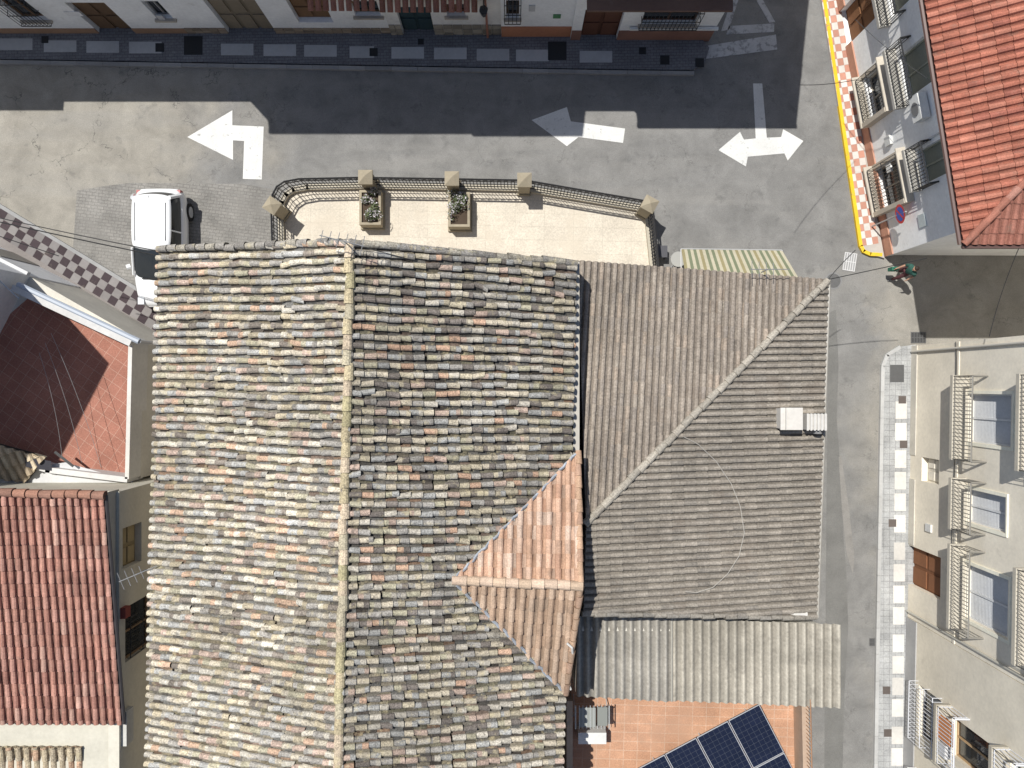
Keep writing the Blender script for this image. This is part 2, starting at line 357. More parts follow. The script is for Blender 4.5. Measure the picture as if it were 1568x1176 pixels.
m=MB(); m.prism(pv,0,.12); m.build('paving',brickmat('light_grey_pavers',(.36,.365,.365),(.41,.415,.41),(.25,.25,.25),.2,.2,.008,offset=0),g)
m=MB()
for a,b in (((1375,529),(1354,542)),((1354,542),(1347,560)),((1347,560),(1339,1000)),((1339,1000),(1331,1500))):
    F,L=frame(P(*a),P(*b),1); n=max(1,int(L/.9))
    for i in range(n): m.box(L*i/n+.005,L*(i+1)/n-.005,0,.12,0,.13,mul((.45,.45,.44),random.uniform(.9,1.05)),F)
m.build('kerb','W',g)
m=MB(); v=628; 
while v<1250:
    u=1380-(v-600)*.012; c=P(u,v,.12); m.box(c.x-.19,c.x+.2,c.y-.3,c.y+.3,.1,.125,mul((.64,.62,.58),random.uniform(.85,1.08))); v+=33 if (v//33)%4 else 42
c=P(1371,572); m.box(c.x-.24,c.x+.24,c.y-.3,c.y+.3,.1,.126,(.1,.1,.1))
for (u,v2) in ((1379,612),(1381,680),(1364,800),(1355,1055),(1357,1120)):
    c=P(u,v2); m.box(c.x-.13,c.x+.13,c.y-.13,c.y+.13,.1,.128,(.12,.1,.09))
m.build('slabs','W',g)
def manhole(u,v,r,col=(.12,.12,.12)):
    c=P(u,v); m=MB(); n=20
    m.face([V(c.x+r*math.cos(6.283*i/n),c.y+r*math.sin(6.283*i/n),.0125) for i in range(n)],mul(col,1.8))
    m.face([V(c.x+r*.82*math.cos(6.283*i/n),c.y+r*.82*math.sin(6.283*i/n),.0165) for i in range(n)],col)
    m.build('manhole_cover','A',None)
manhole(1276,430,.3)
def drain(u,v,a,w,h,col,mortar=(.05,.05,.05)):
    c=P(u,v); m=MB(); ca,sa=math.cos(a),math.sin(a)
    F=lambda x,y,z:V(c.x+x*ca-y*sa,c.y+x*sa+y*ca,z)
    m.box(-w,w,-h,h,.001,.012,mortar,F)
    for i in range(6):
        x=-w+2*w*i/5; m.box(x-.012,x+.012,-h,h,.012,.022,col,F)
    for y in (-h,0,h): m.box(-w-.012,w+.012,y-.012,y+.012,.012,.024,col,F)
    m.build('drain_grate','metalA',None)
drain(1301,401,-.15,.2,.3,(.6,.6,.6),(.3,.3,.3)); drain(1406,517,0,.25,.18,(.1,.1,.1)); drain(1336,983,0,.1,.12,(.1,.1,.1))
# ------------------------------------------------------------ old main house
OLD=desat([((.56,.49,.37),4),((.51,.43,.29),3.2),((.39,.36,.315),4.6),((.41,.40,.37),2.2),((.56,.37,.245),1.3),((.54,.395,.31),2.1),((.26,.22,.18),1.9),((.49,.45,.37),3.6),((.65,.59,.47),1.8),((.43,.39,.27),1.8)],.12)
OLD_SHADE=desat([((.44,.38,.28),3),((.40,.345,.24),2.4),((.285,.265,.235),4.4),((.305,.30,.28),2.4),((.46,.29,.19),.9),((.41,.30,.235),1.6),((.17,.145,.125),2.6),((.42,.38,.31),3.2),((.35,.32,.22),1.6)],.12)  # same old tiles darkened: east slope's shade is in the palette
zl,zr,zt=6.2,6.3,7.9
g=grp('old_tiled_house',V(-4,-3,0))
def ext(a,b,y):
    t=(y-a.y)/(b.y-a.y); return a+(b-a)*t
eL0,eL1=P(243,379,zl),P(224,1176,zl); r0,r1=P(537,369,zt),P(519,1176,zt); eR0,eR1=P(883,401,zr),P(862,1176,zr)
eL1=ext(eL0,eL1,-13.5); r1=ext(r0,r1,-13.5); eR1=ext(eR0,eR1,-13.5)
SL=[eL0,r0,r1,eL1]; SR=[r0,eR0,eR1,r1]
rd=(r1-r0).normalized(); perp=Vector((-rd.y,rd.x))
if perp.x<0: perp=-perp
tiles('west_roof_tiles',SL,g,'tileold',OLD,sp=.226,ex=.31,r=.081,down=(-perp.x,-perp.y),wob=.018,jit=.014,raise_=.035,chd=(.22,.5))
tiles('east_roof_tiles',SR,g,'tileold',OLD_SHADE,sp=.232,ex=.31,r=.08,down=(perp.x,perp.y),wob=.018,jit=.014,raise_=.035,chd=(.2,.45))
RP=[((.50,.42,.27),3),((.44,.39,.28),2),((.54,.44,.32),2),((.42,.37,.22),1.5)]
ridge('ridge_tiles',r0,r1,g,'tileold',RP,r=.13,ex=.38,jit=.015)
VP=[((.3,.28,.25),3),((.36,.33,.27),2),((.22,.205,.185),2)]
ridge('verge_tiles_west',eL0+V(0,-.04,0),r0+V(0,-.04,0),g,'tileold',VP,r=.1,ex=.32,jit=.015)
ridge('verge_tiles_east',eR0+V(0,-.04,0),r0+V(0,-.04,0),g,'tileold',VP,r=.1,ex=.32,jit=.015)
m=MB(); fp=[V(eL0.x+.35,eL0.y-.3),V(eR0.x-.15,eR0.y-.3),V(eR1.x-.15,-13.4),V(eL1.x+.35,-13.4)]
m.prism(fp,0,zl-.14,(.55,.5,.42),top=False)
for y in (eL0.y-.3,-13.35): m.face([V(eL0.x+.35,y,zl-.14),V(eR0.x-.15,y+.0,zl-.14),V(r0.x,y,zt-.16)],(.55,.5,.42))
m.build('walls','W',g)
F,L=frame(fp[1],fp[0],-1)
for a in (1.2,3.6,6.2,8.6):
    for z in (.9,3.7):
        m=MB(); m.box(a-.08,a+1.08,.002,.05,z-.08,z+1.38,(.4,.35,.28),F); m.build('window_surround','W',g)
        m=MB(); m.face([F(a,.055,z),F(a+1,.055,z),F(a+1,.055,z+1.3),F(a,.055,z+1.3)]); m.build('window_pane','glass',g)
# ------------------------------------------------------------ orange cross gable
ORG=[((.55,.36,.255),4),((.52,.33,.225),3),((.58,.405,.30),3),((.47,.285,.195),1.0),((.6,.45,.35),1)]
ORG_SHADE=[((.46,.33,.235),4),((.43,.3,.21),3),((.5,.37,.27),3)]  # same orange tiles darkened: south slope's shade is in the palette
up=V(0,0,.1)
R0=onplane(693,886,SR)+up; R1=P(889,896,R0.z+.02); A_=onplane(884,690,SR)+up; B_=onplane(866,1060,SR)+up
A_.x=R1.x; B_.x=min(B_.x,R1.x-.05)
gg=grp('orange_gable_roof',(R0+R1)/2)
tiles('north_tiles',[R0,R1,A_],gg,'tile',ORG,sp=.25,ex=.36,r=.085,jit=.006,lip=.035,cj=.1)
tiles('south_tiles',[R0,B_,R1],gg,'tile',ORG_SHADE,sp=.25,ex=.36,r=.085,jit=.006,lip=.035,cj=.1)
ridge('ridge_tiles',R0,R1,gg,'tile',[((.52,.39,.28),3),((.58,.44,.33),2)],r=.13,ex=.36,lift=.06)
ridge('verge_tiles_north',A_,R1,gg,'tile',[((.5,.33,.22),3),((.42,.27,.19),2)],r=.09,ex=.33)
ridge('verge_tiles_south',B_,R1,gg,'tile',[((.42,.29,.2),3),((.36,.24,.17),2)],r=.09,ex=.33)  # south verge darkened like its slope, shade in the colour
m=MB()
x=R1.x-.05
m.face([V(x,A_.y,A_.z-.1),V(x,R1.y,R1.z-.1),V(x,B_.y,B_.z-.1),V(x,B_.y,4),V(x,A_.y,4)],(.45,.4,.34)); m.build('gable_wall','W',gg)
m=MB()
for a,b in ((A_,R0),(B_,R0)):
    n=40; sd_=(b-a).normalized().cross(V(0,0,1))*(1 if a is A_ else -1)
    offs=[random.uniform(-.03,.03) for _ in range(n+1)]
    for i in range(n):
        p=a+(b-a)*(i/n); q=a+(b-a)*((i+1)/n); up_=V(0,0,.07)
        m.bar(p+sd_*(-.02+offs[i])+up_,q+sd_*(-.02+offs[i+1])+up_,.036,mul((.34,.37,.41),random.uniform(.8,1.15)))
m.build('valley_flashing','A',gg)
m=MB(); pts=[P(868,985,7.0),P(876,992,7.0),P(877,1005,6.8),P(870,1020,6.7),P(868,1040,6.6),P(874,1056,6.5)]
for a,b in zip(pts,pts[1:]): m.bar(a,b,.03,(.6,.58,.54),6)
m.build('white_hose','A',gg)
# ------------------------------------------------------------ grey house
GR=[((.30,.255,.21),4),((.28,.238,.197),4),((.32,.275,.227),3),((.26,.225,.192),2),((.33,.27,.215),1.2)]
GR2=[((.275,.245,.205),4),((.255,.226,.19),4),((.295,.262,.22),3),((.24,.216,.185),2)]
zg=4.7; NE=P(1268,428,zg); NW=P(884,399,zg); SE=P(1250,946,zg); HT=P(897,801,5.9)
pl=[NE,SE,HT]; SW=onplane(893,940,pl)
gh=grp('grey_tiled_house',V(5.5,-1.5,0))
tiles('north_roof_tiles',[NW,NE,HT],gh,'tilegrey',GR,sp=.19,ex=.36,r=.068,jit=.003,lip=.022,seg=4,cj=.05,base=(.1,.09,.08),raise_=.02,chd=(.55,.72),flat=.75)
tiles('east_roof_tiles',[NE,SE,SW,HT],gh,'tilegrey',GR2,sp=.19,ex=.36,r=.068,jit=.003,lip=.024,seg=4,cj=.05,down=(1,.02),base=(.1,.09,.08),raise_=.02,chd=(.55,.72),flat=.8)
ridge('hip_tiles',NE+V(-.03,-.03,0),HT,gh,'tilegrey',[((.34,.31,.26),3),((.37,.335,.28),2)],r=.11,ex=.36)
ridge('south_verge_tiles',SE,SW,gh,'tilegrey',[((.29,.265,.225),3),((.26,.24,.21),2)],r=.07,ex=.36,lift=.02)
m=MB(); m.bar(NE+V(.05,.0,-.05),SE+V(.05,0,-.05),.05,(.36,.34,.3),6); m.build('gutter','metalA',gh)
m=MB(); m.prism([V(1.7,3.0),V(NE.x-.45,2.65),V(SE.x-.35,SE.y+.12),V(1.7,SE.y+.4)],0,zg-.15,(.6,.56,.48),top=False)
m.prism([V(1.65,3.3),V(1.82,3.3),V(1.82,SE.y+.3),V(1.65,SE.y+.3)],0,6.15,(.45,.42,.37)) ; m.build('walls','W',gh)
m=MB(); 
F,L=frame((9,2.65+.1),(8.5,-6),1)
for a in (1.0,3.6,6.0):
    for z in (.9,3.0): m.box(a,a+.9,.12,.2,z,z+1.1,(.15,.13,.1),F)
m.build('windows','A',gh)
EP=[NE,SE,HT]
c=onplane(1203,640,EP); g=grp('rooftop_chimney',c)
m=MB(); m.box(c.x-.3,c.x+.26,c.y-.28,c.y+.28,c.z-.2,c.z+.5,(.58,.55,.5)); m.box(c.x-.33,c.x+.29,c.y-.31,c.y+.31,c.z+.5,c.z+.56,(.6,.57,.52)); m.box(c.x-.2,c.x-.17,c.y-.31,c.y+.31,c.z+.56,c.z+.6,(.5,.48,.44)); m.build('stack','W',g)
c=onplane(1238,646,EP); g=grp('rooftop_ventilator',c)
m=MB(); m.box(c.x-.24,c.x+.34,c.y-.2,c.y+.24,c.z+.0,c.z+.5,(.5,.48,.45))
for i in range(6): x=c.x-.24+.1*i; m.box(x,x+.05,c.y-.22,c.y+.26,c.z+.5,c.z+.54,(.58,.56,.52))
m.bar(c+V(.15,-.2,.3),c+V(.15,-.32,.3),.12,(.2,.2,.2),12); m.build('housing','W',g)
m=MB(); pts=[onplane(u,v,EP)+V(0,0,.12) for u,v in ((1045,668),(1068,680),(1095,706),(1118,740),(1132,775),(1138,815),(1130,850),(1112,878),(1090,898),(1065,906),(1048,904))]
for a,b in zip(pts,pts[1:]): m.bar(a,b,.01,(.45,.42,.37)); 
m.build('roof_cable','A',None)
# corrugated lean-to
cg=grp('corrugated_lean_to',P(1085,1010,4))
def corr(u0,u1,vt0,vt1,vb0,vb1,zt,zb,col,per=.25):
    a,b,c,d=P(u0,vt0,zt),P(u1,vt1,zt),P(u1,vb1,zb),P(u0,vb0,zb)
    m=MB(); n=int((b-a).length/per*8); rows=4
    tone=[random.uniform(.93,1.05) for _ in range(40)]
    def pt(i,j):
        s=i/n; t=j/rows; p=(a*(1-s)+b*s)*(1-t)+(d*(1-s)+c*s)*t
        return p+V(0,0,.055*math.sin(2*math.pi*i/8)+.012*(j%2))
    for i in range(n):
        k=.82+.2*math.sin(2*math.pi*(i+.5)/8)  # crests lighter, troughs darker: wave shading put into the sheet colour
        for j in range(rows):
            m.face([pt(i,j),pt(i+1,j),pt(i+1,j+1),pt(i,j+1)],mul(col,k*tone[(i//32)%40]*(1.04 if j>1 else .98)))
    m.build('corrugated_sheet','fibre',cg)
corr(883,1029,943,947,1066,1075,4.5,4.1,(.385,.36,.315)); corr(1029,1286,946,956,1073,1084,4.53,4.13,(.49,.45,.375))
m=MB(); m.bar(P(1029,945,4.62),P(1029,1074,4.22),.03,(.4,.38,.33)); m.box(1.9,8.9,-7.2,-7.0,3,4.4,(.6,.57,.5)); m.build('back_wall','W',cg)
m=MB()
for u0,u1 in ((1028,1120),(1120,1245)): m.bar(P(u0,941,4.72),P(u1,944,4.72),.05,(.25,.3,.36),6)
m.bar(P(1150,936,4.75),P(1235,940,4.75),.1,(.62,.6,.56),6)
m.build('flashing','A',cg)
tg=grp('roof_terrace_house',V(5,-11,0))
tp=[V(1.6,-7.2),V(8.75,-7.2),V(8.95,-17),V(1.6,-17)]
m=MB(); m.prism(tp,0,2.99,(.6,.55,.46)); m.build('walls','W',tg)
sheet('terrace_floor',tp,3.0,'orfloor',tg)
m=MB(); F,L=frame((8.75,-7.3),(8.95,-17),1); m.box(0,L,-.12,.08,2.9,3.75,(.46,.34,.25),F); m.build('parapet','W',tg)
m=MB()
for i in range(60):
    x=.15+i*.12; m.bar(F(x,.0,3.75),F(x,.0,4.15),.015,(.35,.2,.12))
m.bar(F(0,0,4.15),F(8,0,4.15),.02,(.35,.2,.12)); m.build('railing','A',tg)
m=MB(); m.box(1.62,1.8,-17,-9.4,3.0,4.0,(.46,.34,.25)); m.build('west_parapet','W',tg)
g=grp('solar_panel_array',P(1110,1140,3.7))
o=P(1162,1078,3.75); dx=(P(985,1172,3.75)-o).normalized(); dy=V(dx.y,-dx.x,0); 
if dy.y>0: dy=-dy
mf=MB(); mc=MB()
for i in range(6):
    for j in range(4):
        pw,ph=1.04,1.72
        def F(x,y,z,i=i,j=j): 
            xx=i*(pw+.03)+x; yy=j*(ph+.03)+y
            return o+dx*xx+dy*yy+V(0,0,z-yy*.12)
        mf.box(0,pw,0,ph,0,.035,(.42,.43,.45),F)
        mc.face([F(.02,.02,.038),F(pw-.02,.02,.038),F(pw-.02,ph-.02,.038),F(.02,ph-.02,.038)])
        for a in range(1,6): mf.box(.02+a*(pw-.04)/6-.002,.02+a*(pw-.04)/6+.003,.02,ph-.02,.0385,.0395,(.09,.1,.12),F)
        for b in range(1,10): mf.box(.02,pw-.02,.02+b*(ph-.04)/10-.002,.02+b*(ph-.04)/10+.003,.0395,.0405,(.09,.1,.12),F)
mf.build('frames','metalA',g); mc.build('cells','cell',g)
m=MB()
for i in range(4):
    p=o+dx*(.4+i*1.6)+dy*.3; m.bar(V(p.x,p.y,3.0),p-V(0,0,.04),.03,(.5,.5,.5)); p=o+dx*(.4+i*1.6)+dy*3; m.bar(V(p.x,p.y,3.0),p-V(0,0,.36),.03,(.5,.5,.5))
m.build('legs','metalA',g)
c=P(905,1122,3.3); g=grp('air_conditioner',c)
m=MB(); m.box(c.x-.42,c.x+.42,c.y-.17,c.y+.17,3.05,3.7,(.62,.62,.6))
for i in range(9): x=c.x-.38+i*.09; m.box(x,x+.04,c.y-.18,c.y-.172,3.1,3.6,(.3,.3,.3))
m.bar(c+V(-.05,-.17,.05),c+V(-.05,-.19,.05),.2,(.12,.12,.12),14); m.build('casing','W',g)
c=P(905,1090,3.5); g=grp('drying_rack',c)
m=MB()
for i in range(10): 
    x=c.x-.5+i*.11; m.bar(V(x,c.y-.35,3.9),V(x,c.y+.35,3.9),.01,(.5,.52,.52))
for x in (c.x-.5,c.x+.5):
    m.bar(V(x,c.y-.35,3.9),V(x,c.y+.35,3.9),.02,(.5,.52,.52)); m.bar(V(x,c.y-.35,3.0),V(x,c.y+.3,3.9),.015,(.5,.5,.5)); m.bar(V(x,c.y+.35,3.0),V(x,c.y-.3,3.9),.015,(.5,.5,.5))
m.box(c.x-.4,c.x+.1,c.y-.3,c.y+.28,3.86,3.9,(.26,.27,.25)); m.box(c.x+.15,c.x+.45,c.y-.25,c.y+.3,3.86,3.91,(.22,.23,.21)); m.build('rack','metalA',g)
# ------------------------------------------------------------ cafe terrace
ZT=.3
g=grp('raised_terrace',P(700,340))
base=[(434,400),(432,330),(434,313),(441,300),(453,292),(475,288),(565,286),(692,288),(803,290),(990,322),(1000,420)]
m=MB(); m.prism([P(*p) for p in base]+[V(1.8,3.2),V(-7.5,3.2)],0,ZT-.004,(.5,.46,.4)); m.build('retaining_wall','W',g)
sheet('terrace_paving',[P(*p) for p in base]+[V(1.8,3.2),V(-7.5,3.2)],ZT,'cream',g)
fen=grp('iron_terrace_fence',P(700,288)); m=MB(); lw=MB()
for a,b in zip(base,base[1:]):
    A=P(*a); B=P(*b); A.z=B.z=0; F,L=frame(A,B,1)
    lw.box(-.03,L+.03,-.16,.02,.05,ZT+.16,(.46,.42,.34),F)
    n=max(1,int(L/.11))
    for i in range(n+1):
        x=L*i/n; m.bar(F(x,-.07,ZT+.16),F(x,-.07,1.5),.014)
        if i%2==0 and i<n:
            x2=L*(i+1)/n; m.bar(F(x,-.07,1.28),F((x+x2)/2,-.07,1.4),.01); m.bar(F((x+x2)/2,-.07,1.4),F(x2,-.07,1.28),.01)
    for z,r in ((ZT+.3,.018),(.9,.014),(1.28,.018),(1.52,.032)): m.bar(F(-.01,-.07,z),F(L+.01,-.07,z),r)
m.build('bars','iron',fen); lw.build('low_wall','W',fen)
def pillar(u,v,rot):
    c=P(u,v); gp=grp('stone_gate_pillar',c); m=MB(); ca,sa=math.cos(rot),math.sin(rot)
    F=lambda x,y,z:V(c.x+x*ca-y*sa,c.y+x*sa+y*ca,z)
    col=(.31,.27,.2)
    m.box(-.19,.19,-.19,.19,.02,1.5,col,F); m.box(-.235,.235,-.235,.235,1.5,1.58,mul(col,1.12),F)
    q=[F(a,b,1.58) for a,b in ((-.235,-.235),(.235,-.235),(.235,.235),(-.235,.235))]; t=F(0,0,1.74)
    for i in range(4): m.face([q[i],q[(i+1)%4],t],mul(col,1.1))
    m.box(-.23,.23,-.23,.23,.01,.45,mul(col,.9),F); m.build('shaft','W',gp)
for u,v,r in ((437,330,-.6),(572,289,0),(697,291,0),(802,293,0),(983,328,-.5)): pillar(u,v,r)
def planter(u,v):
    c=P(u,v,.9); gp=grp('stone_planter',c); m=MB(); col=(.33,.285,.21); w,h=.36,.58; z1=.95
    for (a,b,cc,d) in ((-w,w,-h,-h+.08),(-w,w,h-.08,h),(-w,-w+.08,-h+.08,h-.08),(w-.08,w,-h+.08,h-.08)): m.box(c.x+a,c.x+b,c.y+cc,c.y+d,ZT,z1,mul(col,random.uniform(.95,1.1)))
    m.box(c.x-w-.05,c.x+w+.05,c.y-h-.05,c.y+h+.05,ZT,ZT+.12,col)
    m.build('trough','W',gp); m=MB(); m.face([V(c.x+a,c.y+b,.88) for a,b in ((-.3,-.52),(.3,-.52),(.3,.52),(-.3,.52))],(.07,.05,.035)); m.build('soil','W',gp)
    gp=grp('flowering_plant',c); m=MB()
    for k in range(12):
        cx=c.x+random.uniform(-.3,.3); cy=c.y+random.uniform(-.36,.55); rr=random.uniform(.1,.2); tone=random.uniform(.6,1.3); wf=random.uniform(.1,.5)
        for i in range(80):
            th=random.uniform(0,6.28); ph=random.uniform(0,1.4); q=V(cx+rr*math.cos(th)*math.sin(ph),cy+rr*math.sin(th)*math.sin(ph),.95+rr*1.3*math.cos(ph)*random.uniform(.6,1))
            s=random.uniform(.02,.045); a=Vector((random.gauss(0,1),random.gauss(0,1),random.gauss(0,.5))).normalized()*s; b=a.cross(Vector((random.gauss(0,1),random.gauss(0,1),random.gauss(0,1)))).normalized()*s*.6
            col=(.11,.135,.065) if random.random()>wf else (.62,.58,.6)
            if random.random()<.1: col=(.24,.25,.22)
            m.face([q-a,q+b,q+a,q-b],mul(col,tone if col[0]<.5 else 1))
        m.bar(V(cx,cy,.85),V(cx,cy,.98),.015,(.08,.06,.03))
    m.build('foliage','leaf',gp)
planter(567,318); planter(703,321)
def cafe(u,v):
    c=P(u,v); gp=grp('cafe_table',c); m=MB(); m.bar(V(c.x,c.y,.02),V(c.x,c.y,.72),.03,(.3,.3,.3),8); m.bar(V(c.x,c.y,.72),V(c.x,c.y,.75),.26,(.33,.33,.31),18)
    for i in range(3): a=i*2.1; m.bar(V(c.x,c.y,.06),V(c.x+.25*math.cos(a),c.y+.25*math.sin(a),.02),.02,(.3,.3,.3))
    m.build('table','metalA',gp)
    for a in (2.6,5.2):
        x,y=c.x+.6*math.cos(a),c.y+.6*math.sin(a); gp=grp('cafe_chair',V(x,y,0)); m=MB(); m.box(x-.2,x+.2,y-.2,y+.2,.43,.46,(.06,.06,.07))
        for sx in (-.18,.18):
            for sy in (-.18,.18): m.bar(V(x+sx,y+sy,.0),V(x+sx,y+sy,.43),.015)
        bx=x+.2*math.cos(a)
        m.box(bx-.015,bx+.015,y-.2,y+.2,.46,.85,(.06,.06,.07)); m.build('chair','metalA',gp)
cafe(1032,402)
g=grp('striped_awning',P(1130,400,2.6)); m=MB(); n=34
a0,a1=P(1043,381,2.35),P(1190,383,2.35); b0,b1=V(a0.x+.05,3.05,3.0),V(9.1,2.85,3.0)
a1.x+=.15
for i in range(n):
    s,t=i/n,(i+1)/n; c=(.44,.405,.30) if i%2 else (.17,.19,.12)
    if i%6==0: c=(.27,.235,.13)
    m.face([a0.lerp(a1,s),a0.lerp(a1,t),b0.lerp(b1,t),b0.lerp(b1,s)],c); m.face([a0.lerp(a1,s),a0.lerp(a1,t),a0.lerp(a1,t)-V(0,0,.2),a0.lerp(a1,s)-V(0,0,.2)],c)
m.build('fabric','A',g); m=MB(); m.bar(a0,a1,.02,(.4,.4,.4),6); m.bar(a0,V(a0.x,3.0,2.4),.02,(.6,.6,.6)); m.bar(a1,V(a1.x,2.8,2.4),.02,(.6,.6,.6)); m.build('arms','metalA',g)
# ------------------------------------------------------------ north houses
def nx(u,z=1.0): return (u-784)*(H-z)/FPX
def nhouse(name,u0,u1,v,h,col,plinth,pcol,ops,eave=.35,stone=False,east=0.0):
    x0,x1=nx(u0,0),nx(u1,0); y=P(0,v).y; g=grp(name,V((x0+x1)/2,y+3,0))
    F,L=frame((x0,y),(x1,y),-1); m=MB()
    oo=[]
    for o in ops: 
        a,b=max(.05,nx(o[0],(o[2]+o[3])/2)-x0),min(L-.05,nx(o[1],(o[2]+o[3])/2)-x0); oo.append((a,b,o[2],o[3],o[4],o[5]))
    wall(m,F,0,L,0,h,oo,col,.2); m.build('facade','W',g)
    m=MB(); m.prism([F(0,-.3,0),F(L,-.3,0),F(L,-9,0),F(0,-9,0)],0,h,col,True); m.build('walls','W',g)
    m=MB(); x=0
    for a,b in sorted([(o[0],o[1]) for o in oo if o[2]<plinth])+[(L,L)]:
        if a-x>.05:
            if stone:
                n=int((a-x)/.35)+1
                for i in range(n):
                    for j in range(3): m.box(x+(a-x)*i/n+.01,x+(a-x)*(i+1)/n-.01,.003,.03+random.uniform(0,.02),plinth*j/3+.01,plinth*(j+1)/3-.01,mul(pcol,random.uniform(.65,1.25)),F)
            else: m.box(x+.003,a-.003,.002,.035,0.0,plinth,pcol,F)
        x=b
    m.build('plinth','W',g)
    for o in oo:
        kind=o[4]
        if kind in('glass','grille'): 
            window(F,o[0],o[1],o[2],o[3],g,'glass',o[5])
            if kind=='grille': grille(F,o[0]-.05,o[1]+.05,o[2]-.05,o[3]+.05,g,out=.2)
            m=MB(); m.box(o[0]-.08,o[1]+.08,.002,.1,o[2]-.1,o[2]-.004,(.45,.4,.34),F); m.build('sill','W',g)
        else: window(F,o[0],o[1],o[2],o[3],g,kind,o[5])
    L2=L+east  # roof run past the east wall, out of view, to shape the street shadow
    m=MB(); a,b,c,d=F(-.0,eave,h+.02),F(L2,eave,h+.02),F(L2,-4.5,h+1.4),F(0,-4.5,h+1.4); e,f=F(L2,-9.3,h+.02),F(0,-9.3,h+.02)
    m.face([a,b,c,d],(.4,.2,.13)); m.face([d,c,e,f],(.4,.2,.13)); m.face([a,b,F(L2,0,h-.1),F(0,0,h-.1)],(.5,.45,.4)); m.face([a,d,f],(.6,.58,.55)); m.face([b,c,e],(.6,.58,.55)); m.build('roof','tile',g)
    m=MB(); m.box(0,L2,eave,eave+.14,h-.04,h+.12,(.3,.2,.15),F); m.build('gutter','metalA',g)  # unseen eave board added to straighten the edge of the cast shadow
    tiles('eave_tiles',[F(0,eave,h+.06),F(L2,eave,h+.06),F(L2,-2,h+.06+.28*(2+eave)),F(0,-2,h+.06+.28*(2+eave))],g,'tile',[((.45,.2,.12),2),((.5,.28,.18),2),((.36,.2,.14),1)],sp=.25,ex=.5,r=.09,seg=3,wob=0)
    return g,F,L,x0
WH=(.85,.855,.85)
nhouse('white_townhouse',-420,6,51,6.2,WH,.5,(.3,.16,.1),[(-80,-30,0,2.2,'door',(.12,.07,.04))],eave=.25)
g,F,L,x0=nhouse('white_townhouse',6,290,52,5.3,WH,.45,(.32,.2,.13),[(14,56,1.1,2.5,'grille',(.2,.12,.07)),(128,186,0,2.3,'door',(.12,.075,.045)),(228,262,1.2,2.4,'glass',(.3,.3,.3))],eave=.25,east=.36)
m=MB(); m.box(3.0,3.5,.002,.02,1.4,1.7,(.8,.8,.8),F); m.box(5.9,6.1,.002,.05,1.2,1.5,(.5,.5,.5),F); m.build('meter_boxes','W',g)
g,F,L,x0=nhouse('white_townhouse',290,600,52,8.4,WH,.5,(.3,.24,.18),[(332,408,0,2.5,'door',(.20,.165,.12)),(447,502,.9,2.6,'door',(.17,.10,.055)),(540,580,1.4,2.4,'glass',(.15,.1,.06))],stone=True,eave=.25)
m=MB()
for i in range(9): a=L-2.15+i*.24; m.bar(F(a,0,2.75),F(a,.4,2.6),.1,mul((.30,.14,.1),random.uniform(.8,1.2)),6)
m.build('tile_canopy','tile',g)
g,F,L,x0=nhouse('stone_base_townhouse',600,768,54,8.5,(.74,.73,.7),.85,(.3,.27,.22),[(612,662,0,2.1,'door',(.03,.055,.065)),(683,712,1.5,2.3,'glass',(.2,.1,.06))],stone=True,eave=.25)
m=MB()
for i in range(13): a=.1+i*.24; m.bar(F(a,0,2.75),F(a,.4,2.6),.1,mul((.30,.14,.1),random.uniform(.8,1.2)),6)
m.build('tile_canopy','tile',g)
g,F,L,x0=nhouse('white_townhouse',768,873,57,5.9,WH,.85,(.42,.19,.11),[(775,795,1.5,2.7,'grille',(.1,.07,.05))],eave=.25,east=.3)
m=MB(); m.box(1.7,1.95,.002,.03,1.5,1.75,(.1,.25,.12),F); m.box(.9,1.1,.002,.03,2,2.4,(.5,.5,.5),F); m.build('house_signs','A',g)
g,F,L,x0=nhouse('corner_townhouse',873,1085,62,7.1,WH,.8,(.24,.13,.1),[(892,950,0,2.3,'door',(.10,.045,.03)),(985,1070,1.3,2.4,'grille',(.12,.07,.05))],eave=.3,east=.7)
m=MB()
for z0 in (1.05,2.55): m.box(1.9,L+.05,.03,.12,z0,z0+.1,(.75,.75,.73),F)
m.box(.3,L,.04,.4,3.0,3.1,(.16,.1,.08),F); m.build('mouldings','W',g)
lp=V(nx(741,2.5),P(0,57).y-.35,2.55); g=grp('wall_lantern',lp); m=MB()
m.bar(lp+V(0,.35,.3),lp+V(0,0,.42),.02); m.bar(lp+V(0,0,.42),lp+V(0,0,.3),.02); m.bar(lp+V(0,0,.3),lp+V(0,0,.22),.14,n=6,r2=.03); m.bar(lp+V(0,0,-.1),lp+V(0,0,.22),.08,n=6,r2=.14,col=(.05,.05,.05)); m.bar(lp+V(0,0,-.18),lp+V(0,0,-.1),.03,n=6)
m.bar(V(lp.x+.05,lp.y+.3,0.1),V(lp.x+.05,lp.y+.3,7),.04,(.35,.15,.1),8); m.build('lantern_and_downpipe','metalA',g)
